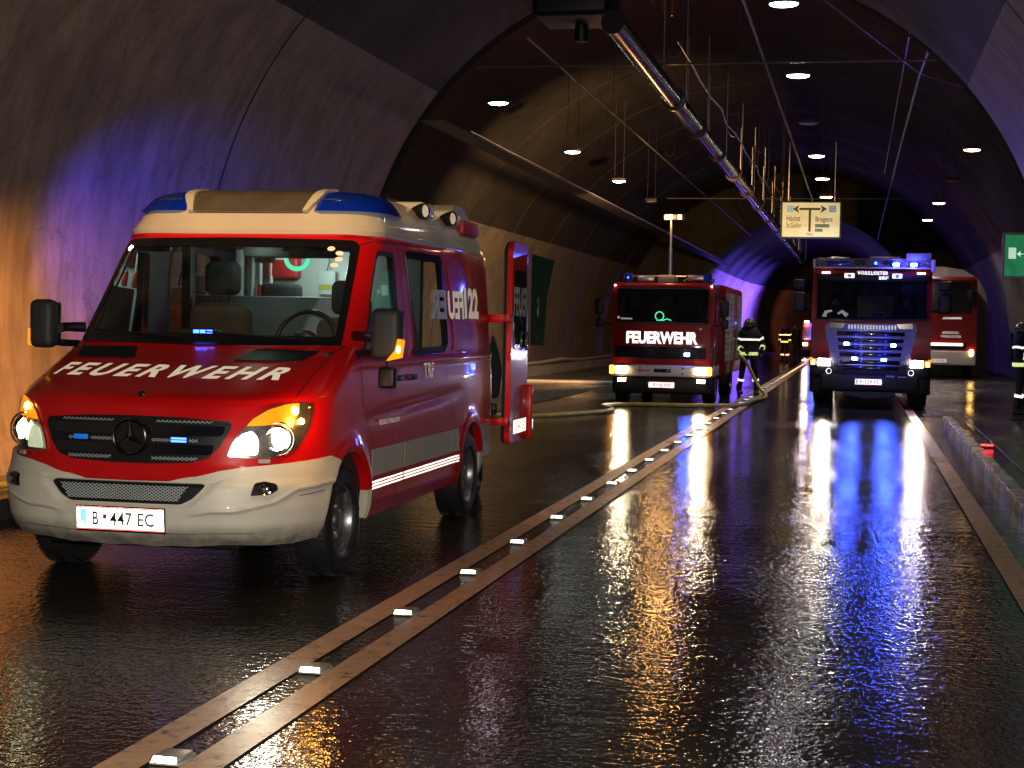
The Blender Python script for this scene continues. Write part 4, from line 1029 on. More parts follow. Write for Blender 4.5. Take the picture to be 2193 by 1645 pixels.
def strip(name, loops, mat, parent, off):
    """loops: rows of (x,z) across the front of the cap"""
    vs=[];fs=[];m=len(loops[0])
    for L in loops:
        for x,z in L: vs.append(cap_front(x,z,off))
    k0=len(vs)
    for L in loops:
        for x,z in L: vs.append(cap_front(x,z,0-.01))
    R=len(loops)
    for i in range(R-1):
        for k in range(m-1): fs.append((i*m+k,i*m+k+1,(i+1)*m+k+1,(i+1)*m+k))
    for k in range(m-1): fs += [(k,k+1,k0+k+1,k0+k),((R-1)*m+k,(R-1)*m+k+1,k0+(R-1)*m+k+1,k0+(R-1)*m+k)]
    for i in range(R-1): fs += [(i*m,(i+1)*m,k0+(i+1)*m,k0+i*m),(i*m+m-1,(i+1)*m+m-1,k0+(i+1)*m+m-1,k0+i*m+m-1)]
    return mesh_obj(name,vs,fs,mat,parent,angle=50)
zsr=[2.288,2.32,2.36,2.40,2.43,2.452,2.462]
strip('roof_panel',[[(x*(.385+.055*(z-2.288)/.17),z) for x in np.linspace(-1,1,25)] for z in zsr],pmat('dark_roof_panel',(.10,.085,.065),.25,coat=.6,dirt=.3,bump=.0015,bscale=60),cap,.020)
for s in (1,-1):
    # raised cream arms beside the panel
    rows=[]
    for z in zsr: 
        t=(z-2.288)/.17; a=.39+.055*t; b=.42+.075*min(1,t*1.6)
        rows.append([(s*x,z) for x in np.linspace(a,b,8)])
    strip('roof_arm',rows,M['cream'],cap,.034)
    # blue corner beacons: lens following the cap corner
    vs=[];fs=[];rowsz=[2.300,2.33,2.36,2.39,2.42,2.445]
    for j,z in enumerate(rowsz):
        t=(z-2.30)/.145
        x0=.455+.035*t; ye=1.50-.12*t; path=[]
        w=np.interp(z,CZ,CW); yf=np.interp(z,CZ,CF)
        for x in np.linspace(x0,w*.995,22): path.append(cap_front(x,z))
        y_=path[-1][1]
        for y in np.linspace(y_,ye,14)[1:]: path.append((w,y,z))
        off=.034*math.sqrt(max(0,1-t**4))+.006
        for k,(x,y,zz) in enumerate(path):
            e=min(1,k/2.5,(len(path)-1-k)/2.5); ang=max(0,min(1,(x-w*.80)/(w*.2)))*math.pi/2
            vs.append((s*(x+math.sin(ang)*off*e),y-math.cos(ang)*off*e,zz+.004))
    m=len(path)
    for i in range(len(rowsz)-1):
        for k in range(m-1): fs.append((i*m+k,i*m+k+1,(i+1)*m+k+1,(i+1)*m+k))
    fs.append(tuple((len(rowsz)-1)*m+k for k in range(m)))
    bc=mesh_obj('blue_beacon',vs,fs,M['bluelens'],cap,angle=60)
    q=MB(); q.tube([cap_front(s*x,2.372,.020) for x in np.linspace(.50,.80,12)],.012,8); q.build('beacon_reflector',M['chrome'],bc)
    # side work lamps
    for y in (2.12,2.95):
        zc=2.40; Mx=Matrix.Translation((s*.835,y,zc))@Vector((s*.97,-.30,.02)).to_track_quat('Z','Y').to_matrix().to_4x4()
        q=MB(); q.lathe([(.056,.0),(.060,.03),(.054,.045)],24,Mx); q.lathe([(.056,0),(.04,-.08),(.001,-.11)],24,Mx); h_=q.build('work_lamp',M['black'],cap)
        q=MB(); q.lathe([(.001,.036),(.046,.036)],24,Mx); q.build('work_lamp_glass',M['retro_cream'],h_)
        q=MB(); q.box(min(s*.60,s*.86),max(s*.60,s*.86),y-.02,y+.30,2.36,2.47,.03,seg=3); q.build('lamp_fairing',M['cream'],h_)
    q=MB(); q.prism([(3.05,2.40),(3.25,2.53),(3.55,2.53),(3.95,2.36),(3.95,2.25),(3.05,2.30)],min(s*.55,s*.80),max(s*.55,s*.80)); q.build('rear_roof_pod',M['cream'],cap)
    q=MB(); q.box(min(s*.802,s*.86),max(s*.802,s*.86),3.35,3.9,2.30,2.42,.02); q.build('rear_marker',M['redink'],cap)
# ---- interior
q=MB(); q.prism([(-.05,1.0),(-.02,1.37),(.20,1.40),(.42,1.36),(.50,1.22),(.50,1.0)],-.86,.86); q.build('dashboard',M['dgrey'],van)
q=MB(); q.tube([(.48+.20*math.cos(a),.62+.07*math.sin(a),1.45+.18*math.sin(a)) for a in np.linspace(0,2*math.pi,30)[:-1]],.017,8,closed=True)
q.ball((.48,.60,1.42),.10,.05,.09)
for a in (0,math.pi,-math.pi/2): q.tube([(.48,.60,1.43),(.48+.19*math.cos(a),.62+.07*math.sin(a),1.45+.175*math.sin(a))],.014,6)
q.build('steering_wheel',M['black'],van)
def seat(x,w,head=True):
    q=MB(); q.box(x-w/2,x+w/2,1.02,1.18,.80,1.60 if x>0 else 1.68,.08,seg=3,M=None); b=q.build('seat_backrest',M['cloth_dark'],van)
    q=MB(); q.box(x-w/2,x+w/2,.65,1.15,.72,.86,.05,seg=3); q.build('seat_cushion',M['cloth_dark'],b)
    if head:
        q=MB(); q.box(x-.13,x+.13,1.06,1.17,1.62 if x>0 else 1.74,1.85 if x>0 else 1.97,.05,seg=4); q.tube([(x-.05,1.11,1.55),(x-.05,1.11,1.78)],.008,6); q.tube([(x+.05,1.11,1.55),(x+.05,1.11,1.78)],.008,6); q.build('headrest',M['cloth_dark'],b)
seat(.62,.46); seat(-.31,.46)
q=MB(); q.box(-.30,.02,.28,.36,1.38,1.50,.05,seg=3); q.build('instrument_hood',M['dgrey'],van)
q=MB(); q.box(-.69,.62,1.52,1.545,.6,1.74,.01); q.build('partition',M['grey'],van)
q=MB(); q.box(-.57,.82,2.20,2.28,.7,2.11,.01); q.box(-.62,-.57,2.1,2.3,.6,2.11,.008); q.build('cabinet',M['lgrey'],van)
q=MB(); q.box(-.80,-.72,1.5,1.6,.6,2.12,.02); q.build('pillar',M['dgrey'],van)
q=MB(); q.box(-.30,.02,1.78,1.86,.9,1.84,.06,seg=3); q.build('rear_headrest',M['cloth_dark'],van)
q=MB(); q.box(-.15,.55,1.05,1.15,2.0,2.12,.03); q.box(.25,.80,.76,.80,2.03,2.10,.012); q.box(-.80,-.55,.76,.80,2.02,2.10,.012); q.build('sun_visor',M['dgrey'],van)
# blue lamp bar on the dashboard
q=MB(); q.box(-.11,.06,.10,.16,1.455,1.508,.012); db=q.build('dashboard_flasher',M['gloss_black'],van)
q=MB(); 
for k in range(3): q.box(-.085+.045*k,-.047+.045*k,.088,.096,1.472,1.500,.002)
q.build('flasher_led',M['blue_core'],db)
# ---- opened rear door on hinge straps, seen edge-on behind the van
dx=1.05
door=MB()
def dprof(y0,y1):   # door leaf profile in (y,z) with raked top
    return [(y0,.56),(y0+.02,.52),(y1-.03,.52),(y1,.58),(y1,1.25),(y1-.03,1.95),(y1-.07,2.26),(y1-.12,2.30),(y0+.08,2.30),(y0+.02,2.24)]
door.prism(rnd(dprof(4.26,4.98),.03),dx-.018,dx+.03); 
d_=door.build('rear_door',M['red'],van)
q=MB(); q.prism(rnd(grow(dprof(4.26,4.98),-.035),.03),dx-.06,dx-.018); q.build('door_trim',M['dgrey'],d_)
q=MB(); q.tube([(dx-.03,y,z) for y,z in rnd(grow(dprof(4.26,4.98),-.012),.04)],.014,6,closed=True); q.build('door_seal',M['seal'],d_)
q=MB(); q.prism(rnd([(4.34,1.36),(4.88,1.36),(4.84,2.05),(4.36,2.05)],.06),dx+.031,dx+.036); q.build('rear_window',M['gloss_black'],d_)
for z in (1.62,.72):
    q=MB(); q.box(.86,dx+.0,4.16,4.20,z-.035,z+.035,.01); q.box(dx-.03,dx+.035,4.16,4.34,z-.035,z+.035,.01); q.build('hinge_strap',M['red'],d_)
text_on('door_lettering','FEUER',lambda a,b:(dx+.0385,4.30+.62*a,1.64+.26*b),M['white'],d_,bold=.04)
q=MB(); q.box(dx+.031,dx+.04,4.40,4.92,.60,.72,.002); q.build('door_plate',M['retro_plate'],d_)
text_on('plate_letters','B 447 EC',lambda a,b:(dx+.042,4.46+.42*a,.625+.07*b),M['ink'],d_,bold=.0)
q=MB(); q.ball((dx+.055,4.80,1.42),.02,.05,.09); q.build('reversing_lamp',M['chrome'],d_)
q=MB(); q.box(dx+.05,dx+.085,4.985,5.0,.62,.70,.002); q.build('door_edge_reflector',M['retro_w'],d_)
q=MB(); q.box(dx+.0,dx+.09,4.93,4.985,.52,1.02,.02,seg=3); q.ball((dx+.065,4.98,.90),.03,.012,.03); q.build('door_lower_edge',M['red'],d_)
q=MB(); q.prism([(dx+.05,2.22),(dx+.26,2.16),(dx+.20,1.85),(dx+.17,1.38),(dx+.05,1.38)],5.00,5.012,axis='y'); q.build('window_blind',pmat('dark_green_blind',(.008,.026,.016),.85,spec=.1),d_)
q=MB(); q.tube([(dx+.10,4.995,1.86),(dx+.12,4.98,1.82),(dx+.12,4.98,1.60),(dx+.10,4.995,1.56)],.012,8); q.tube([(dx+.08,4.99,1.48),(dx+.10,4.97,1.44),(dx+.13,4.99,1.44)],.008,6); q.build('grab_handle',M['chrome'],d_)
van.location=VAN_LOC; van.rotation_euler=(0,0,VAN_ROT)
VM=Matrix.Translation(VAN_LOC)@Matrix.Rotation(VAN_ROT,4,'Z')
# things lying or hung inside the van stay things of their own
def inside(name,label,cat,c,parts,group=None):
    t=thing(name,label,cat,VM@Vector(c),VAN_ROT,group); parts(t); return t
def _case(t):
    q=MB(); q.box(-.13,.13,-.05,.05,-.10,.10,.025,seg=3); q.build('case_shell',M['redink'],t)
    q=MB(); q.box(-.045,.04,-.056,-.05,.04,.075); q.build('case_label',M['white'],t)
    q=MB(); q.tube([(-.04,0,.10),(-.03,0,.125),(.03,0,.125),(.04,0,.10)],.009,6); q.build('handle',M['black'],t)
inside('tool_case','red plastic case hung high on the wall inside the van','case',(-.245,2.14,1.985),_case)
def _sh(t):
    q=MB(); q.tube([(0,0,-.05),(0,0,.12)],.014,8); q.build('handle',M['white'],t)
    q=MB(); q.box(-.022,.022,-.02,.02,-.16,-.04,.015); q.build('grip',M['redink'],t)
    q=MB(); q.box(-.035,.035,-.02,.02,.12,.24,.02); q.build('head',M['black'],t)
inside('hand_tool','hand tool with red grip nearest the white pole inside the van','tool',(-.415,2.1,1.88),_sh)
inside('hand_tool','hand tool with red grip beside the dark headrest inside the van','tool',(-.33,2.1,1.88),_sh)
def _pa(t):
    q=MB(); q.box(-.065,.065,-.004,.004,-.09,.09,.002); q.build('sheet',M['lgrey'],t)
    q=MB(); q.box(-.066,.066,-.007,-.005,-.055,-.015); q.build('yellow_band',pmat('dull_yellow',(.30,.30,.03),.6),t)
    q=MB(); q.tube([(0,-.006,.09),(.02,-.01,.17),(0,-.01,.20)],.004,5); q.build('hook',M['black'],t)
inside('document_pouch','white document pouch with yellow band hanging left of another one inside the van','pouch',(.10,2.15,1.86),_pa)
inside('document_pouch','white document pouch with yellow band hanging behind the driver headrest','pouch',(.27,2.15,1.86),_pa)
def _pole(t):
    q=MB(); q.tube([(0,0,-.35),(.02,0,.30)],.018,8); q.build('pole',M['lgrey'],t)
inside('white_pole','white upright pole inside the van beside the red gripped tools','pole',(-.50,2.12,1.80),_pole)
# the van's own lights: cabin lamp, blinkers, left beacon
cab_l=lamp('van_cabin_light','POINT',VM@Vector((.1,1.75,2.04)),12,(.78,1.0,.92),size=.12)
cab_2=lamp('van_load_bay_light','POINT',VM@Vector((.35,3.0,2.03)),4,(.78,1.0,.92),size=.12)
bl_l=lamp('blinker_light_left','SPOT',VM@Vector((-1.20,-.10,1.42)),3600,(1.0,.42,.09),size=.05,spot=44,blend=1,aim=VM@Vector((-3.5,3.7,1.05)))
cab_3=lamp('van_driver_cabin_light','POINT',VM@Vector((-.05,.92,2.03)),2.6,(.72,1.0,.88),size=.1)
bl_r=lamp('blinker_light_right','POINT',VM@Vector((1.06,-.72,1.05)),5,(1.0,.42,.05),size=.04)
be_l=lamp('left_beacon_light','SPOT',VM@Vector((-.95,1.2,2.40)),3600,(.06,.045,1.0),size=.04,spot=36,blend=1,aim=VM@Vector((-3.45,6.9,2.15)))
hd_g=lamp('headlamp_glow','POINT',VM@Vector((.80,-1.12,.90)),1.6,(1,.8,.55),size=.06)
hd_l=lamp('headlamp_beam','SPOT',VM@Vector((.80,-1.0,.88)),15,(1,.9,.7),size=.05,spot=70,blend=.8,aim=VM@Vector((.9,-6,.1)))
# ------------------------------------------------------------------ trucks
def beacon(parent,x,y,z,lit=False,name='blue_beacon',r=.075,h=.15):
    q=MB(); q.lathe([(r*1.1,0),(r*1.1,.03),(r*.9,.035)],16,Matrix.Translation((x,y,z)),cap=True); b=q.build('beacon_base',M['black'],parent)
    q=MB(); q.lathe([(r,.03),(r,h*.75),(r*.8,h*.95),(.001,h)],18,Matrix.Translation((x,y,z))); q.build('beacon_dome',M['bluedome'],b)
    if lit:
        q=MB(); q.ball((x,y-r*.8,z+h*.5),.03,.02,.04); q.build('beacon_light',M['blue_core'],b)
def truck_wheel(parent,x,y,r=.5,w=.3,s=1): return make_wheel(parent,x,y,r,w,s,10)
def led(parent,x,y,z,w=.08,h=.045,mat='blue_hot',name='blue_flasher'):
    q=MB(); q.box(x-w/2-.015,x+w/2+.015,y,y+.04,z-h/2-.012,z+h/2+.012,.008); b=q.build(name,M['gloss_black'],parent)
    q=MB(); q.box(x-w/2,x+w/2,y-.008,y,z-h/2,z+h/2,.003); q.build('flasher_led',M[mat],b)
    return b
def star(parent,x,y,z,r):
    q=MB(); q.tube([(x+r*math.cos(a),y,z+r*math.sin(a)) for a in np.linspace(0,2*math.pi,30)[:-1]],r*.09,6,closed=True)
    for k in range(3):
        a=R_(90+120*k); q.tube([(x,y,z),(x+r*.95*math.cos(a),y,z+r*.95*math.sin(a))],[r*.10,r*.03],6)
    q.build('star_emblem',M['darkchrome'],parent)

# ---- middle truck: older red cab with a floodlight mast
mt=thing('fire_engine','red fire engine in the middle with FEUERWEHR across its front and a lit floodlight mast','fire engine',(-3.87,32.0,0))
Wd=1.02
q=MB()   # cab shell built from panels so that one can look in through the glass
q.box(-Wd,Wd,.02,.14,.56,1.66,.04,seg=3)                      # front panel
q.prism([(0.02,1.60),(.12,1.60),(.30,2.40),(.20,2.40)],-Wd,-Wd+.10); q.prism([(0.02,1.60),(.12,1.60),(.30,2.40),(.20,2.40)],Wd-.10,Wd)
q.box(-Wd+.01,Wd-.01,.17,1.75,2.335,2.46,.06,seg=3)
for s in (-1,1):
    a,b=sorted((s*Wd,s*(Wd-.05)))
    q.box(a,b,.12,1.75,.75,1.62,.015); q.box(a,b,1.0,1.18,1.6,2.40,.01); q.box(a,b,1.62,1.75,1.6,2.40,.01); q.box(a,b,.2,1.7,2.28,2.40,.01)
q.box(-Wd,Wd,1.70,1.76,.6,2.42,.01)
q.build('cab',M['red_dark'],mt)
q=MB(); q.box(-.965,.965,1.66,1.69,.9,2.33); q.box(-.965,.965,.25,1.68,2.30,2.33); q.box(-.965,-.955,.2,1.68,.9,1.66); q.box(.955,.965,.2,1.68,.9,1.66); q.build('cab_lining',M['dgrey'],mt)
q=MB(); q.box(-.95,.95,.2,1.6,.95,1.0); q.box(-.93,.93,.15,.45,1.3,1.62,.05); q.build('dashboard',M['black'],mt)
for x in (-.5,0.,.5):
    q=MB(); q.box(x-.2,x+.2,1.15,1.30,1.1,1.95,.06); q.build('seat',M['cloth_dark'],mt)
q=MB(); q.add([(-.93,.035,1.645),(.93,.035,1.645),(.93,.185,2.345),(-.93,.185,2.345)],[(0,1,2,3)]); wsm=q.build('windscreen',M['tglass'],mt,smooth=False)
q=MB(); q.tube([(-.93,.03,1.645),(.93,.03,1.645),(.93,.18,2.345),(-.93,.18,2.345)],.022,6,closed=True); q.build('windscreen_seal',M['seal'],wsm)
for s in (-1,1):
    q=MB(); q.add([(s*(Wd-.02),.30,1.62),(s*(Wd-.02),1.0,1.62),(s*(Wd-.02),1.0,2.28),(s*(Wd-.02),.42,2.28)],[(0,1,2,3)]); q.build('door_window',M['tglass'],mt)
    q=MB(); q.box(s*Wd-.004,s*Wd+.004,.30,.306,.8,1.6); q.box(s*Wd-.004,s*Wd+.004,.97,.976,.8,1.6); q.build('door_gap',M['seal'],mt)
    q=MB(); q.box(min(s*Wd,s*(Wd+.02)),max(s*Wd,s*(Wd+.02)),.80,.93,1.42,1.46,.005); q.build('door_handle',M['black'],mt)
text_flat('front_lettering','FEUERWEHR',-.71,.74,.012,1.225,1.475,M['retro_w'],mt,.05,1.0)
q=MB(); q.box(-.95,.90,.0,.05,.93,1.17,.02); gp=q.build('grille',M['black'],mt)
for k in range(5):
    q=MB(); q.box(-.92,.87,-.012,.0,.955+.043*k,.972+.043*k,.004); q.build('grille_slat',M['gloss_black'],gp)
star(mt,.0,-.025,1.055,.10)
led(mt,.53,-.03,1.02,.10,.06)
q=MB(); q.box(-1.04,1.02,-.03,.20,.56,.80,.04,seg=3); bm_=q.build('bumper',M['white'],mt)
q=MB(); q.box(-.98,.98,-.005,.30,.22,.56,.05,seg=3); q.build('lower_bumper',M['black'],mt)
q=MB(); q.box(-.13,.21,-.042,-.028,.655,.725,.012); q.build('bumper_opening',M['gloss_black'],bm_)
for z in (.635,.735): q=MB(); q.ball((.45,-.032,z),.02,.008,.02); q.build('bumper_bolt',M['black'],bm_)
text_flat('bumper_lettering','rosenbauer',-.52,-.20,-.034,.665,.72,M['redink'],bm_,.03)
q=MB(); q.box(-.425,-.40,-.036,-.031,.625,.765); q.build('bumper_logo',M['redink'],bm_)
for s in (-1,1):
    x=s*.80+.02
    q=MB(); q.box(x-.13,x+.13,-.045,.0,.60,.775,.03,seg=3); h=q.build('headlamp',M['chrome'],mt)
    q=MB(); q.box(x-.115,x+.115,-.055,-.045,.62,.76,.02,seg=3); q.build('headlamp_lens',M['head_w2'],h)
    x2=s*.99+.0
    q=MB(); q.box(x2-.045,x2+.045,-.05,-.0,.61,.775,.012); q.build('indicator',M['amber_hot2'] if 'amber_hot2' in M else M['amber'],mt)
    q=MB(); q.box(x-.09,x+.09,-.04,.0,.445,.535,.01); h=q.build('fog_lamp',M['chrome'],mt)
    q=MB(); q.box(x-.082,x+.082,-.048,-.04,.453,.527,.01); q.build('fog_lamp_lens',M['head_warm'] if 'head_warm' in M else M['head'],h)
    q=MB(); q.ball((s*.98,.14,2.40),.02,.02,.018); q.build('clearance_lamp',emis('small_clearance',(1,.5,.35),14),mt)
    xm=s*1.27-.02
    q=MB(); q.box(xm-.09,xm+.09,.05,.13,1.80,2.12,.03,seg=3); mm=q.build('mirror',M['black'],mt)
    q=MB(); q.box(xm-.06,xm+.06+.03,.05,.13,1.55,1.74,.03,seg=3); q.tube([(s*1.0,.12,1.6),(xm,.12,1.62),(xm,.12,2.15),(s*.98,.16,2.22)],.015,6); q.build('mirror_arm',M['black'],mm)
plate(mt,(.03,-.03,.40),.52,.12,('B','16.000'),blue=False,mat='retro_w')
beacon(mt,-.74,.35,2.46,True,r=.09,h=.21); beacon(mt,.87,.40,2.46,False,r=.09,h=.21)
q=MB(); q.box(-.55,-.22,.35,.50,2.50,2.60,.01); q.build('roof_tread_plate',M['alu'],mt)
q=MB(); q.box(-.15,.22,.4,.8,2.46,2.63,.05,seg=3); q.build('mast_base',M['grey'],mt)
q=MB(); q.box(.45,.85,.5,2.4,2.52,2.64,.03); q.tube([(.40,.3,2.5),(.46,.34,2.55),(.46,.30,2.62)],.02,6); q.build('roof_equipment',M['alu'],mt)
q=MB(); q.tube([(.09,.55,2.6),(.09,.55,3.2),(.09,.55,3.2),(.09,.55,3.76)],[.035,.035,.025,.025],10); ms=q.build('mast',M['alu'],mt)
M['flood']=emis('floodlight_glow',(1,.50,.14),9)
for x in (.05,.26):
    q=MB(); q.box(x-.11,x+.11,.44,.54,3.75,3.87,.015); f_=q.build('floodlight',M['black'],ms)
    q=MB(); q.box(x-.08+(.05 if x>.1 else 0),x+.08-(.03 if x>.1 else 0),.43,.44,3.762,3.858,.006); q.build('floodlight_glass',M['flood'],f_)
q=MB(); q.box(-1.12,1.12,1.9,6.8,.55,2.48,.06); q.build('body',M['red_dark'],mt)
for s in (-1,1):
    q=MB()
    for k,(y0,y1) in enumerate([(2.0,3.1),(3.2,4.2),(5.2,6.6)]):
        q=MB(); q.box(min(s*1.118,s*1.124),max(s*1.118,s*1.124),y0-.03,y1+.03,.82,2.36); sh=q.build('roller_shutter',M['black'],mt)
        q=MB(); q.box(min(s*1.124,s*1.138),max(s*1.124,s*1.138),y0,y1,.85,.965,.004); sl=q.build('slat',M['alu'],sh)
        for j in range(1,12): c_=sl.copy(); COL.objects.link(c_); c_.location=(0,0,.125*j)
    for y in (1.05,5.0): truck_wheel(mt,s*.90,y,.45,.27,s)
    q=MB(); q.box(min(s*.80,s*1.04),max(s*.80,s*1.04),.5,1.62,.56,.80,.04); q.build('wheel_arch',M['white'],mt)
q=MB(); q.box(-.7,.7,.2,6.7,.35,.75,.02); q.build('chassis',M['black'],mt)
q=MB(); q.tube([(-.80,.5,2.60),(-.80,.9,2.62),(.80,.9,2.62)],.015,6); q.build('roof_rail',M['alu'],mt)
# green hose-shaped light seen behind the glass
q=MB(); c=(-.08,.30,1.79); q.tube([(c[0]+.085*math.cos(a),c[1],c[2]+.085*math.sin(a)) for a in np.linspace(-1.9,4.0,26)],.012,6)
q.tube([(c[0]-.06,c[1],c[2]-.085),(c[0]+.08,c[1],c[2]-.085),(c[0]+.15,c[1],c[2]-.055),(c[0]+.24,c[1],c[2]-.085)],.012,6); q.build('green_loop_light',emis('green_el',(.12,1,.5),2.2),mt)
q=MB(); q.box(-.86,-.62,.16,.19,1.71,1.745,.008,M=None); q.ball((-.90,.16,1.75),.03,.01,.035); q.build('reflective_card',M['retro_w'],mt)
fl_l=lamp('mast_floodlight_light','SPOT',(-3.87-.05,32.55,3.80),15000,(1,.52,.20),size=.15,spot=74,blend=1,aim=(-11.3,56,2.4))
fl_2=lamp('mast_floodlight_spill','POINT',(-3.87+.0,32.3,3.82),75,(1,.5,.16),size=.12)
for x in (-.78,.82): lamp('truck_headlamp_light','SPOT',(-3.87+x,31.88,.69),40,(1,.85,.6),size=.06,spot=60,blend=.8,aim=(-3.87+x,22,.0))

# ---- right truck: modern red cab with blue flashers
rt=thing('rescue_truck','big red rescue truck on the right with four blue flashers lit in its grille','fire engine',(.255,32.5,0),-.012)
Wr=1.17
q=MB()
q.prism([(.04,.95),(.0,1.30),(.05,1.80),(.16,1.80),(.16,.95)],-Wr,Wr)
q.prism([(.05,1.78),(.15,1.78),(.38,2.68),(.28,2.68)],-Wr,-Wr+.10); q.prism([(.05,1.78),(.15,1.78),(.38,2.68),(.28,2.68)],Wr-.10,Wr)
q.box(-Wr,Wr,.27,2.1,2.655,2.83,.06,seg=3)
for s in (-1,1):
    a,b=sorted((s*Wr,s*(Wr-.05))); q.box(a,b,.14,2.1,.9,1.80,.02); q.box(a,b,1.15,1.35,1.75,2.7,.01); q.box(a,b,1.95,2.1,1.75,2.7,.01)
q.box(-Wr,Wr,2.05,2.12,.6,2.8,.01)
q.build('cab',M['red_dark'],rt)
q=MB(); q.box(-1.11,1.11,2.01,2.04,.9,2.66); q.box(-1.11,1.11,.35,2.03,2.62,2.65); q.box(-1.115,-1.105,.3,2.03,.9,1.79); q.box(1.105,1.115,.3,2.03,.9,1.79); q.build('cab_lining',M['dgrey'],rt)
q=MB(); q.box(-1.08,1.08,.2,2.0,1.2,1.25); q.box(-1.08,1.08,.18,.6,1.5,1.84,.06); q.build('dashboard',M['black'],rt)
for x in (-.70,.70):
    q=MB(); q.box(x-.23,x+.23,1.25,1.4,1.3,2.2,.06); q.box(x-.13,x+.13,1.22,1.33,2.2,2.42,.05); q.build('seat',M['cloth_dark'],rt)
q=MB(); q.box(-.30,.42,1.9,1.95,2.22,2.27,.01); q.box(-.30,.42,2.0,2.04,1.5,2.3); q.build('rear_panel',M['grey'],rt)
q=MB(); q.tube([(.70+.20*math.cos(a),.72+.1*math.sin(a),1.86+.16*math.sin(a)) for a in np.linspace(0,2*math.pi,24)[:-1]],.018,6,closed=True); q.build('steering_wheel',M['black'],rt)
q=MB(); q.add([(-Wr+.08,.055,1.80),(Wr-.08,.055,1.80),(Wr-.08,.285,2.67),(-Wr+.08,.285,2.67)],[(0,1,2,3)]); wr=q.build('windscreen',M['tglass'],rt,smooth=False)
q=MB(); q.tube([(-Wr+.08,.05,1.80),(Wr-.08,.05,1.80),(Wr-.08,.28,2.67),(-Wr+.08,.28,2.67)],.02,6,closed=True); q.build('windscreen_seal',M['seal'],wr)
q=MB(); q.box(-Wr+.06,Wr-.06,.20,.26,2.56,2.70,.02,M=None); q.build('sun_visor',M['black'],rt)
for s in (-1,1):
    q=MB(); q.add([(s*(Wr-.02),.35,1.80),(s*(Wr-.02),1.15,1.75),(s*(Wr-.02),1.15,2.62),(s*(Wr-.02),.52,2.62)],[(0,1,2,3)]); q.build('door_window',M['tglass'],rt)
text_flat('roof_lettering','VORKLOSTER',-.29,.31,.165,2.69,2.765,M['retro_w'],rt,.045,1.2)
text_flat('roof_lettering','SRF',.13,.31,.165,2.595,2.665,M['retro_w'],rt,.045,1.1)
for s in (-1,1):
    q=MB(); x=s*.465+.02; q.box(x-.10,x+.10,.17,.20,2.625,2.72,.03,seg=3); b_=q.build('roof_spotlight',M['retro_w'],rt)
    q=MB(); q.lathe([(.001,.004),(.035,.004)],14,Matrix.Translation((x,.165,2.67))@Matrix.Rotation(R_(90),4,'X')); q.build('spotlight_bulb',M['grey'],b_)
    q=MB(); x=s*.93+.02; q.box(x-.08,x+.08,.18,.20,2.715,2.745,.006); q.build('marker_lamps',emis('white_marker',(1,.9,.95),6),rt)
# tread-plate light bar
m,nt,b,o_=_new('tread_plate'); b.inputs['Metallic'].default_value=.75; b.inputs['Roughness'].default_value=.35
v_=N(nt,'ShaderNodeTexVoronoi',Scale=26.0); r_=ramp(nt,v_.outputs['Distance'],[(.15,(.85,.8,.72)),(.45,(.22,.20,.18))]); nt.links.new(r_.outputs['Color'],b.inputs['Base Color'])
bp=N(nt,'ShaderNodeBump',Strength=1,Distance=.006); nt.links.new(v_.outputs['Distance'],bp.inputs['Height']); nt.links.new(bp.outputs['Normal'],b.inputs['Normal']); M['tread']=m
q=MB(); q.box(-1.12,1.14,.16,.34,2.84,3.02,.012); lb=q.build('light_bar',M['tread'],rt)
q=MB(); q.box(.66,1.13,.15,.40,2.99,3.13,.012); q.build('light_bar_box',M['tread'],lb)
q=MB(); q.box(-1.16,1.18,.13,.16,2.815,2.845,.006); q.box(-1.17,-1.12,.12,.34,2.82,3.0,.02); q.box(1.14,1.22,.12,.34,2.76,3.0,.02); q.build('light_bar_lip',M['white'],lb)
q=MB(); q.box(-.90,-.46,.13,.16,2.86,2.96,.04,seg=4); q.build('blue_lens',M['bluedome'],lb)
for x in (.46,.80):
    q=MB(); q.box(x-.11,x+.11,.12,.16,2.85,2.95,.03,seg=3); b_=q.build('blue_lens',M['bluedome'],lb)
    q=MB(); q.box(x-.06,x+.06,.105,.12,2.875,2.925,.02,seg=3); q.build('flasher_led',M['blue_hot'],b_)
for x in (-.30,-.19,.26,.36): q=MB(); q.lathe([(.045,0),(.05,.03),(.02,-.04)],16,Matrix.Translation((x,.15,2.935))@Matrix.Rotation(R_(90),4,'X'),cap=True); q.build('horn',M['black'],lb)
beacon(lb,.06,.10,2.86,True,r=.05,h=.12)
q=MB(); q.box(-.85,-.45,.5,.9,3.02,3.06,.01); q.box(-.05,.55,.5,.9,3.04,3.08,.01); q.tube([(-.05,.6,2.9),(-.05,.6,3.06)],.02,6); q.tube([(.5,.6,2.9),(.5,.6,3.06)],.02,6); q.build('roof_load',M['alu'],rt)
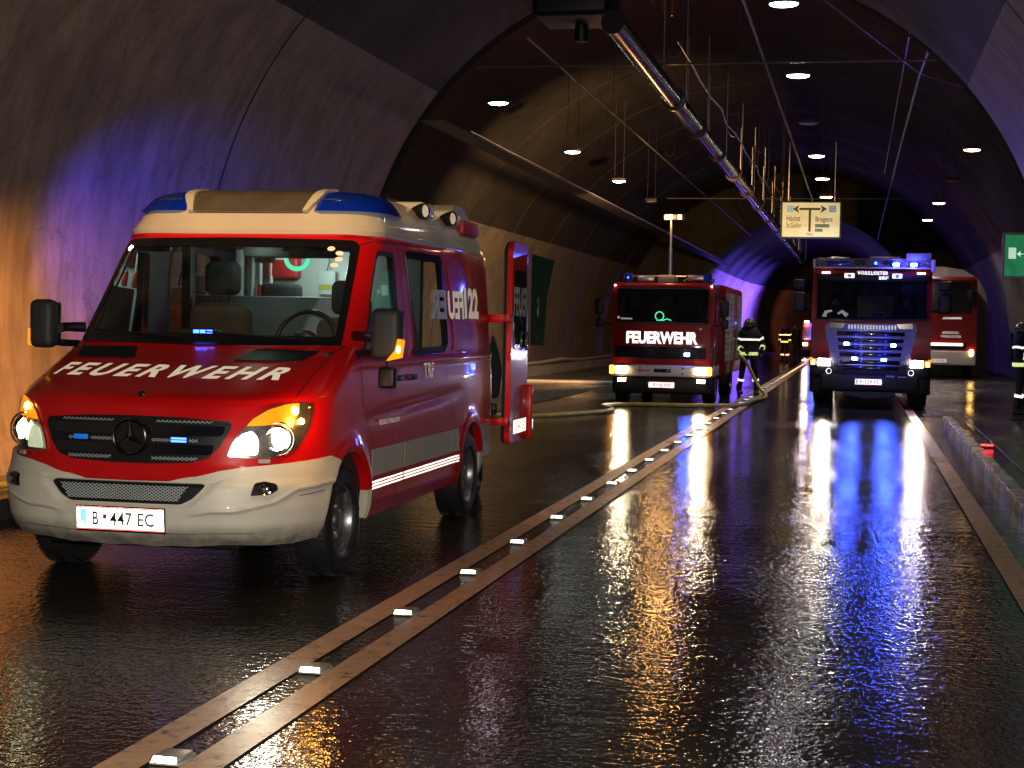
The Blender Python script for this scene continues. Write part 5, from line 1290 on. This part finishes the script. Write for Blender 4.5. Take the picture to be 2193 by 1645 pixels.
# grille
M['grille_grey']=pmat('silver_grille',(.17,.17,.20),.45,metal=.2)
q=MB(); q.prism([(-.86,1.72),(.86,1.72),(.90,1.62),(.76,1.0),(.70,.78),(-.70,.78),(-.76,1.0),(-.90,1.62)],-.02,.06,axis='y'); gp=q.build('grille',M['grille_grey'],rt)
zz=[1.52,1.385,1.24,1.105,.95,.83]
for k,z in enumerate(zz):
    w=.74-.02*k; q=MB(); q.box(-w+.08,w-.08,-.035,-.015,z-.045,z+.030,.012); q.build('grille_opening',M['gloss_black'],gp)
    q=MB(); q.box(-w,w,-.055,-.02,z+.045,z+.068,.008); q.build('grille_bar',M['alu'],gp)
for s in (-1,1):
    q=MB(); q.prism([(s*.80,1.73),(s*.50,1.71),(s*.55,1.62),(s*.82,1.62)][::s],-.028,-.018,axis='y'); q.build('grille_scoop',M['gloss_black'],gp)
text_flat('grille_lettering','WIR SIND FÜR SIE DA',-.42,.50,-.024,1.66,1.70,M['retro_b'],gp,.0) if False else None
q=MB()
for k in range(16): q.box(-.44+.06*k,-.41+.06*k,-.026,-.018,1.60,1.69)
v_=q.build('sticker_letters',M['alu'],gp); v_['kind']='stuff'
text_flat('model_badge','P 400',-.62,-.38,-.06,.955,.995,M['chrome'],gp,.0)
for x,z in ((-.465,1.308),(.445,1.29),(-.30,1.014),(.27,1.0)): led(rt,x,-.07,z,.10,.05)
q=MB(); q.box(-1.18,1.18,-.02,.35,.62,.97,.06,seg=3); bu=q.build('bumper',M['black'],rt)
q=MB(); q.box(-.98,.98,-.03,.33,.34,.72,.07,seg=3); q.build('lower_bumper',M['black'],rt)
q=MB(); q.prism([(-.60,.40),(.60,.40),(.40,.27),(0,.22),(-.40,.27)],.0,.25,axis='y'); q.build('lower_bumper_lip',M['black'],rt)
for s in (-1,1):
    x=s*.995; q=MB(); q.box(x-.20,x+.20,-.045,.05,.85,1.03,.02); h=q.build('headlamp',M['gloss_black'],rt)
    x=s*.90; q=MB(); q.box(x-.125,x+.125,-.055,-.045,.86,1.0,.02,seg=3); q.build('headlamp_lens',M['head'],h)
    x=s*1.115; q=MB(); q.box(x-.055,x+.055,-.052,-.04,.87,1.0,.015); q.box(min(x,x+s*.08),max(x,x+s*.08),-.05,-.03,.96,1.02,.01); q.build('indicator_lens',M['amber'],h)
    q=MB(); q.box(x-.03,x+.03,-.06,-.05,.885,.965,.01); q.build('indicator_bulb',M['amber_hot'],h)
    x=s*.80; q=MB(); q.lathe([(.045,0),(.055,.012),(.06,0)],18,Matrix.Translation((x,-.05,.75))@Matrix.Rotation(R_(90),4,'X')); q.build('fog_lamp_ring',M['retro_w'],rt)
    q=MB(); q.lathe([(.001,.0),(.045,.004)],16,Matrix.Translation((x,-.05,.75))@Matrix.Rotation(R_(90),4,'X')); q.build('fog_lamp',M['darkchrome'],rt)
    xm=s*1.43; q=MB(); q.box(xm-.13,xm+.13,.18,.30,1.93,2.33,.04,seg=3); mm=q.build('mirror',M['black'],rt)
    q=MB(); q.box(xm-.12,xm+.12,.18,.30,2.38,2.58,.04,seg=3); q.tube([(s*1.12,.30,2.62),(xm-s*.1,.26,2.60)],.025,6); q.tube([(s*1.15,.28,1.98),(xm-s*.1,.26,1.98)],.02,6); q.build('mirror_arm',M['black'],mm)
    for y in (1.35,5.0): truck_wheel(rt,s*.98,y,.53,.32,s)
    q=MB(); q.box(min(s*.82,s*1.19),max(s*.82,s*1.19),.35,.80,.30,.95,.03); q.box(min(s*.82,s*1.19),max(s*.82,s*1.19),.5,2.1,.95,1.1,.03); q.build('step',M['black'],rt)
plate(rt,(-.02,-.05,.555),.52,.12,('B','129 FS'),tx=(.3,.8),mat='retro_w')
q=MB(); q.box(.32,.48,-.04,-.03,.66,.69); q.box(.55,.70,-.04,-.03,.655,.675); q.build('bumper_sticker',M['lgrey'],rt)
q=MB(); q.box(-1.2,1.2,2.3,7.5,.7,3.0,.05); q.build('body',M['red_dark'],rt)
q=MB(); q.box(-.75,.75,.3,7.4,.4,.9,.02); q.build('chassis',M['black'],rt)
q=MB(); q.box(.0,.26,.62,.64,1.86,1.96); q.build('sticker_frame',M['lgrey'],rt); q=MB(); q.box(.02,.24,.61,.62,1.875,1.945); q.build('sticker',M['ink'],rt)
rt_l=[]
for x,z in ((-.46,1.31),(.44,1.29),(-.30,1.01),(.27,1.0)): lamp('grille_flasher_light','POINT',(.255+x,32.5-.90,z),9,(.02,.025,1.0),size=.03)  # blue fill points added ahead of the grille to wash the truck front
for x in (.46,.80): lamp('light_bar_flasher_light','POINT',(.255+x,32.38,2.94),14,(.08,.07,1.0),size=.05)
lamp('light_bar_flasher_beam','SPOT',(1.35,32.30,2.95),700,(.08,.07,1.0),size=.06,spot=26,blend=1,aim=(2.4,21,4.6))
for s in (-1,1): lamp('truck_headlamp_light','SPOT',(.255+s*.9,32.38,.93),30,(1,.86,.66),size=.06,spot=44,blend=.8,aim=(.255+s*.9,22,.0))

# ---- third fire engine parked in the right bay
ft=thing('fire_engine','unlit red fire engine standing half hidden behind the right truck in the far bay','fire engine',(2.72,56,0))
q=MB(); q.prism([(0,.95),(.0,2.15),(.22,3.35),(.4,3.48),(2.0,3.48),(2.0,.95)],-1.22,1.22); q.build('cab',M['red_dark'],ft)
q=MB(); q.add([(-1.08,-.01,2.22),(1.05,-.01,2.22),(1.0,.18,3.28),(-1.0,.18,3.28)],[(0,1,2,3)]); q.build('windscreen',M['gloss_black'] if False else pmat('misty_glass',(.03,.035,.035),.12,coat=.6),ft,smooth=False)
q=MB(); q.box(-1.22,1.22,-.05,.4,.45,.95,.06,seg=3); q.build('bumper',M['white'],ft)
q=MB(); q.box(-.9,.9,-.03,.02,1.0,1.2,.02); q.build('grille',M['black'],ft)
q=MB(); q.box(-.65,.78,-.06,.02,1.12,1.20,.02); q.build('light_strip',emis('strip_glow',(1,.85,.7),5),ft)
q=MB(); q.box(1.0,1.12,-.07,.02,.78,1.0,.03); q.build('indicator',M['amber_hot'],ft)
text_flat('door_lettering','BREGENZ-',.10,.66,-.035,1.52,1.60,M['retro_w'],ft,.02); text_flat('door_lettering','VORKLOSTER',.05,.72,-.035,1.39,1.47,M['retro_w'],ft,.02)
q=MB(); q.box(.10,.72,-.02,.0,2.02,2.09); q.build('strip_lettering',M['retro_w'],ft)
plate(ft,(-.02,-.08,.60),.55,.14,('B','218 BB'),mat='retro_w')
q=MB(); q.box(-1.25,1.25,2.1,8.0,.6,3.4,.05); q.build('body',M['red_dark'],ft)
for s in (-1,1):
    for y in (1.3,5.6): truck_wheel(ft,s*1.0,y,.5,.3,s)
    q=MB(); q.box(s*1.0-.13,s*1.0+.13,-.25,-.1,2.55,3.0,.04); q.tube([(s*1.1,.1,3.1),(s*1.0,-.18,3.0)],.02,6); q.build('mirror',M['black'],ft)

# ---- far vehicle, mostly hidden by the right truck
fv=thing('distant_vehicle','dark emergency vehicle far down the tunnel showing one red and one blue light','van',(-2.15,92,0))
q=MB(); q.prism([(0,.4),(-.02,1.0),(.5,1.2),(1.1,1.95),(4.6,1.95),(4.7,.4)],-.95,.95); q.build('body',pmat('dark_red_body',(.12,.01,.01),.35,coat=.6),fv)
q=MB(); q.add([(-.85,.52,1.22),(.85,.52,1.22),(.78,1.08,1.90),(-.78,1.08,1.90)],[(0,1,2,3)]); q.build('windscreen',M['gloss_black'],fv)
for s in (-1,1):
    q=MB(); q.box(s*.75-.13,s*.75+.13,-.05,.0,.66,.80,.02); q.build('headlamp',M['head'],fv)
    for y in (.8,3.7): truck_wheel(fv,s*.82,y,.34,.22,s)
q=MB(); q.box(-.85,-.60,.9,1.1,1.96,2.08,.02); q.build('red_light',emis('red_lamp',(1,.25,.18),26),fv)
q=MB(); q.box(-.45,-.22,.9,1.1,1.96,2.08,.02); q.build('blue_light',M['blue_hot'],fv)
for yy,pw in ((82,2600),(88,4000),(94,5200),(100,5600),(105,5000)): lamp('far_beacon_light','SPOT',(-3.0+(yy-95)**2/340*(yy>95),yy,2.4),pw*1.9,(.15,.08,1.0),size=.15,spot=118,blend=1,aim=(-8.2,yy,2.4))  # row of added unseen blue spots washing the left wall, no beacon at each
lamp('far_red_light','SPOT',(-1.0,114,1.9),550,(1,.30,.14),size=.1,spot=120,blend=1,aim=(-4,130,1.8))

# ------------------------------------------------------------------ people
M['suit']=pmat('dark_turnout_cloth',(.012,.014,.016),.85,bump=.004,bscale=30); M['skin']=pmat('skin',(.36,.20,.14),.55)
M['hivis']=pmat('lime_cloth',(.10,.13,.02),.8); M['helm']=pmat('helmet_lime',(.10,.085,.03),.3,coat=.6); M['orange']=pmat('orange_cloth',(.75,.10,.01),.7)
M['boot']=pmat('boot_leather',(.01,.01,.01),.5)
def skin_mesh(name, verts, edges, radii, mat, parent, sub=2, root=0):
    me=bpy.data.meshes.new(name); me.from_pydata(verts,edges,[]); me.materials.append(mat)
    o=link(bpy.data.objects.new(name,me),parent)
    o.modifiers.new('skin','SKIN'); sv=me.skin_vertices[0].data
    for i,r in enumerate(radii): sv[i].radius=(r,r) if not isinstance(r,tuple) else r
    sv[root].use_root=True
    s=o.modifiers.new('sub','SUBSURF'); s.levels=sub; s.render_levels=sub
    dg=bpy.context.evaluated_depsgraph_get(); m2=bpy.data.meshes.new_from_object(o.evaluated_get(dg)); smooth_me(m2,180)
    o.modifiers.clear(); o.data=m2; m2.materials.clear() if False else None
    return o
def person(label, loc, rotz, P, H=1.78, top='suit', helmet='helm', bands=True, cylinder=False, group=None):
    """P: joint positions relative to the feet centre, facing -y"""
    t=thing('person',label,'person',loc,rotz,group)
    J=dict(pel=(0,0,.95),wa=(0,0,1.08),ch=(0,.0,1.33),ne=(0,.01,1.50),hd=(0,-.01,1.60),tp=(0,-.01,1.70),
      hl=(-.10,0,.92),kl=(-.12,-.02,.50),al=(-.13,.03,.10),tl=(-.14,-.15,.05),hr=(.10,0,.92),kr=(.12,-.02,.50),ar=(.13,.03,.10),tr=(.14,-.15,.05),
      sl=(-.19,.0,1.43),el=(-.25,.02,1.14),wl=(-.24,-.10,.90),sr=(.19,.0,1.43),er=(.25,.02,1.14),wr=(.24,-.10,.90)); J.update(P)
    k=H/1.78; J={a:tuple(c*k for c in b) for a,b in J.items()}
    order=list(J); ix={a:i for i,a in enumerate(order)}
    E=[('pel','wa'),('wa','ch'),('ch','ne'),('ne','hd'),('hd','tp'),('pel','hl'),('hl','kl'),('kl','al'),('al','tl'),('pel','hr'),('hr','kr'),('kr','ar'),('ar','tr'),('ch','sl'),('sl','el'),('el','wl'),('ch','sr'),('sr','er'),('er','wr')]
    rad=dict(pel=(.17,.12),wa=(.155,.115),ch=(.18,.13),ne=.06,hd=.095,tp=.075,hl=.10,kl=.075,al=.055,tl=.05,hr=.10,kr=.075,ar=.055,tr=.05,sl=.085,el=.062,wl=.042,sr=.085,er=.062,wr=.042)
    body=skin_mesh('body',[J[a] for a in order],[(ix[a],ix[b]) for a,b in E],[rad[a] for a in order],M['suit'],t)
    hd=Vector(J['hd'])
    q=MB(); q.ball(hd+Vector((0,-.025,.0)),.078,.088,.105); q.tube([hd+Vector((0,-.10,.01)),hd+Vector((0,-.125,-.02))],[.012,.016],6); q.build('face',M['skin'],t)
    for s in (-1,1): q=MB(); q.ball(hd+Vector((s*.03,-.108,.02)),.011,.006,.007,8,5); q.build('eye',M['black'],t)
    if helmet:
        q=MB(); q.lathe([(.155,.0),(.150,.02),(.142,.06),(.115,.12),(.06,.155),(.001,.165)],20,Matrix.Translation(hd+Vector((0,-.005,.015)))@Matrix.Diagonal((.92,1.08,1,1))); h_=q.build('helmet',M[helmet],t)
        q=MB(); q.lathe([(.152,.022),(.154,.036),(.150,.046)],20,Matrix.Translation(hd+Vector((0,-.005,.015)))@Matrix.Diagonal((.92,1.08,1,1))); q.build('helmet_band',M['black'],h_)
        q=MB(); q.tube([hd+Vector((-.12,.05,.02)),hd+Vector((-.11,.08,-.10)),hd+Vector((0,.12,-.13)),hd+Vector((.11,.08,-.10)),hd+Vector((.12,.05,.02))],.03,6); q.build('neck_guard',M['suit'],h_)
    # jacket skirt and bands
    def ring(z,rx,ry,h,mat,name,par=t,cx_=0,cy__=0):
        q=MB(); q.lathe([(1,-h/2),(1.03,-h/4),(1.03,h/4),(1,h/2)],26,Matrix.Translation((cx_,cy__,z))@Matrix.Diagonal((rx,ry,1,1))); return q.build(name,M[mat],par)
    c=Vector(J['ch']); w=Vector(J['wa']); p=Vector(J['pel'])
    q=MB(); q.lathe([(.205,-.16),(.20,.0),(.195,.18),(.215,.36),(.22,.46),(.17,.56),(.09,.60)],26,Matrix.Translation((w.x,w.y,w.z-.08))@Matrix.Diagonal((k,k*.74,k,1))); jk=q.build('jacket',M[top if top!='suit' else 'suit'],t)
    if bands:
        ring(w.z-.12,.208*k,.155*k,.075,'retro_y','reflective_band',jk,w.x,w.y); ring(w.z+.21,.215*k,.16*k,.05,'retro_w','reflective_band',jk,w.x,w.y)
        for a,b in (('el','wl'),('er','wr')):
            A,B=Vector(J[a]),Vector(J[b]); m1=A.lerp(B,.45); d=(B-A).normalized(); q=MB(); q.tube([m1-d*.03,m1+d*.03],.066,10,cap=False); q.build('reflective_band',M['retro_y'],jk)
        for a,b in (('sl','el'),('sr','er')):
            A,B=Vector(J[a]),Vector(J[b]); m1=A.lerp(B,.5); d=(B-A).normalized(); q=MB(); q.tube([m1-d*.022,m1+d*.022],.087,10,cap=False); q.build('reflective_band',M['retro_w'],jk)
        for a,b in (('kl','al'),('kr','ar')):
            A,B=Vector(J[a]),Vector(J[b]); m1=A.lerp(B,.35); d=(B-A).normalized(); q=MB(); q.tube([m1-d*.03,m1+d*.03],.083,10,cap=False); q.build('reflective_band',M['retro_w'],t)
    for a in ('al','ar'):
        A=Vector(J[a]); q=MB(); q.tube([A+Vector((0,0,.16)),A+Vector((0,0,.0)),],.068,10); q.box(A.x-.05,A.x+.05,A.y-.22,A.y+.07,0,.10,.035,seg=3); q.build('boot',M['boot'],t)
    for a,b,s in (('wl','el',-1),('wr','er',1)):
        Wp=Vector(J[a]); d=(Wp-Vector(J[b])).normalized(); sx=d.cross(Vector((0,1,0))).normalized(); 
        vs=[tuple(Wp+d*.03),tuple(Wp+d*.09)]; es=[(0,1)]; rr=[.03,.034]
        for f_ in range(4):
            o_=(f_-1.5)*.019; L=[.075,.085,.08,.062][f_]; b0=len(vs); n_=Vector((0,-1,0))
            vs+= [tuple(Wp+d*.115+sx*o_),tuple(Wp+d*(.115+L*.5)+sx*o_+n_*.012),tuple(Wp+d*(.11+L*.8)+sx*o_+n_*.035)]; es+= [(1,b0),(b0,b0+1),(b0+1,b0+2)]; rr+=[.010,.0095,.008]
        b0=len(vs); vs+= [tuple(Wp+d*.06-sx*s*.035),tuple(Wp+d*.10-sx*s*.055+Vector((0,-.02,0)))]; es+=[(0,b0),(b0,b0+1)]; rr+=[.012,.009]
        skin_mesh('glove',vs,es,rr,M['boot'],t,1)
    if cylinder:
        q=MB(); q.lathe([(.001,-.26),(.06,-.25),(.072,-.2),(.072,.2),(.05,.25),(.02,.28)],16,Matrix.Translation(c+Vector((0,.20,-.05)))); q.build('air_cylinder',M['black'],t)
    return t
person('firefighter with lime banded dark suit and helmet standing by the hose beside the middle truck',(-2.48,37.6,0),R_(8),dict(wl=(-.12,-.30,1.02),el=(-.27,-.08,1.12),wr=(.28,-.12,1.02),er=(.32,.03,1.18),kl=(-.15,-.03,.5),al=(-.20,.03,.1),kr=(.15,-.03,.5),ar=(.20,.03,.1)),1.82,cylinder=True)
M['purple']=pmat('dark_equipment_case',(.10,.09,.12),.5)
person('firefighter with an air cylinder cut off by the right edge of the picture',(3.12,32.3,0),R_(70),dict(wl=(-.05,-.22,1.10),wr=(.20,-.25,1.0),kr=(.13,-.12,.5)),1.80,cylinder=True)
eq=thing('equipment_box','tall dark purple equipment box standing at the right edge beside the firefighter','box',(3.45,31.2,0))
q=MB(); q.box(-.25,.4,-.2,.2,.0,1.25,.04); q.build('box_body',M['purple'],eq)
q=MB(); q.box(-.255,.405,-.21,-.2,.9,.93,.004); q.build('box_trim',M['black'],eq)
person('firefighter in dark suit seen small far down the tunnel by the wall',(-3.35,76.5,0),R_(-20),{},1.80)
person('second dark clothed firefighter standing far down the tunnel beside the vehicle',(-2.85,77.5,0),R_(30),{},1.76,bands=False)
person('person in an orange jacket behind the open rear door of the van',(-3.52,14.4,0),R_(10),dict(kl=(-.07,0,.5),al=(-.07,.03,.1),tl=(-.08,-.15,.05),kr=(.07,0,.5),ar=(.07,.03,.1),tr=(.08,-.15,.05)),1.74,top='orange',helmet=None,bands=False)
# crew sitting in the right truck, seen through its windscreen
for x,lab in ((-.70,'crew member with white reflective shoulder bands in the left seat of the right truck'),(.70,'driver sitting behind the wheel of the right truck')):
    sit=dict(kl=(-.13,-.42,.92),al=(-.13,-.45,.50),tl=(-.13,-.60,.46),kr=(.13,-.42,.92),ar=(.13,-.45,.50),tr=(.13,-.60,.46),wl=(-.18,-.30,1.05),wr=(.18,-.30,1.05))
    pz=person(lab,(.255+x,32.5+1.02,.55),0,sit,1.74,helmet=None,bands=(x<0))
    if x<0:
        q=MB(); q.tube([(-.24,-.10,1.30),(-.20,-.14,1.40),(-.08,-.15,1.42)],[.045,.035,.02],8); q.tube([(.03,-.15,1.36),(.12,-.14,1.41),(.22,-.10,1.33)],[.02,.035,.045],8); q.build('reflective_harness',M['retro_w'],pz)
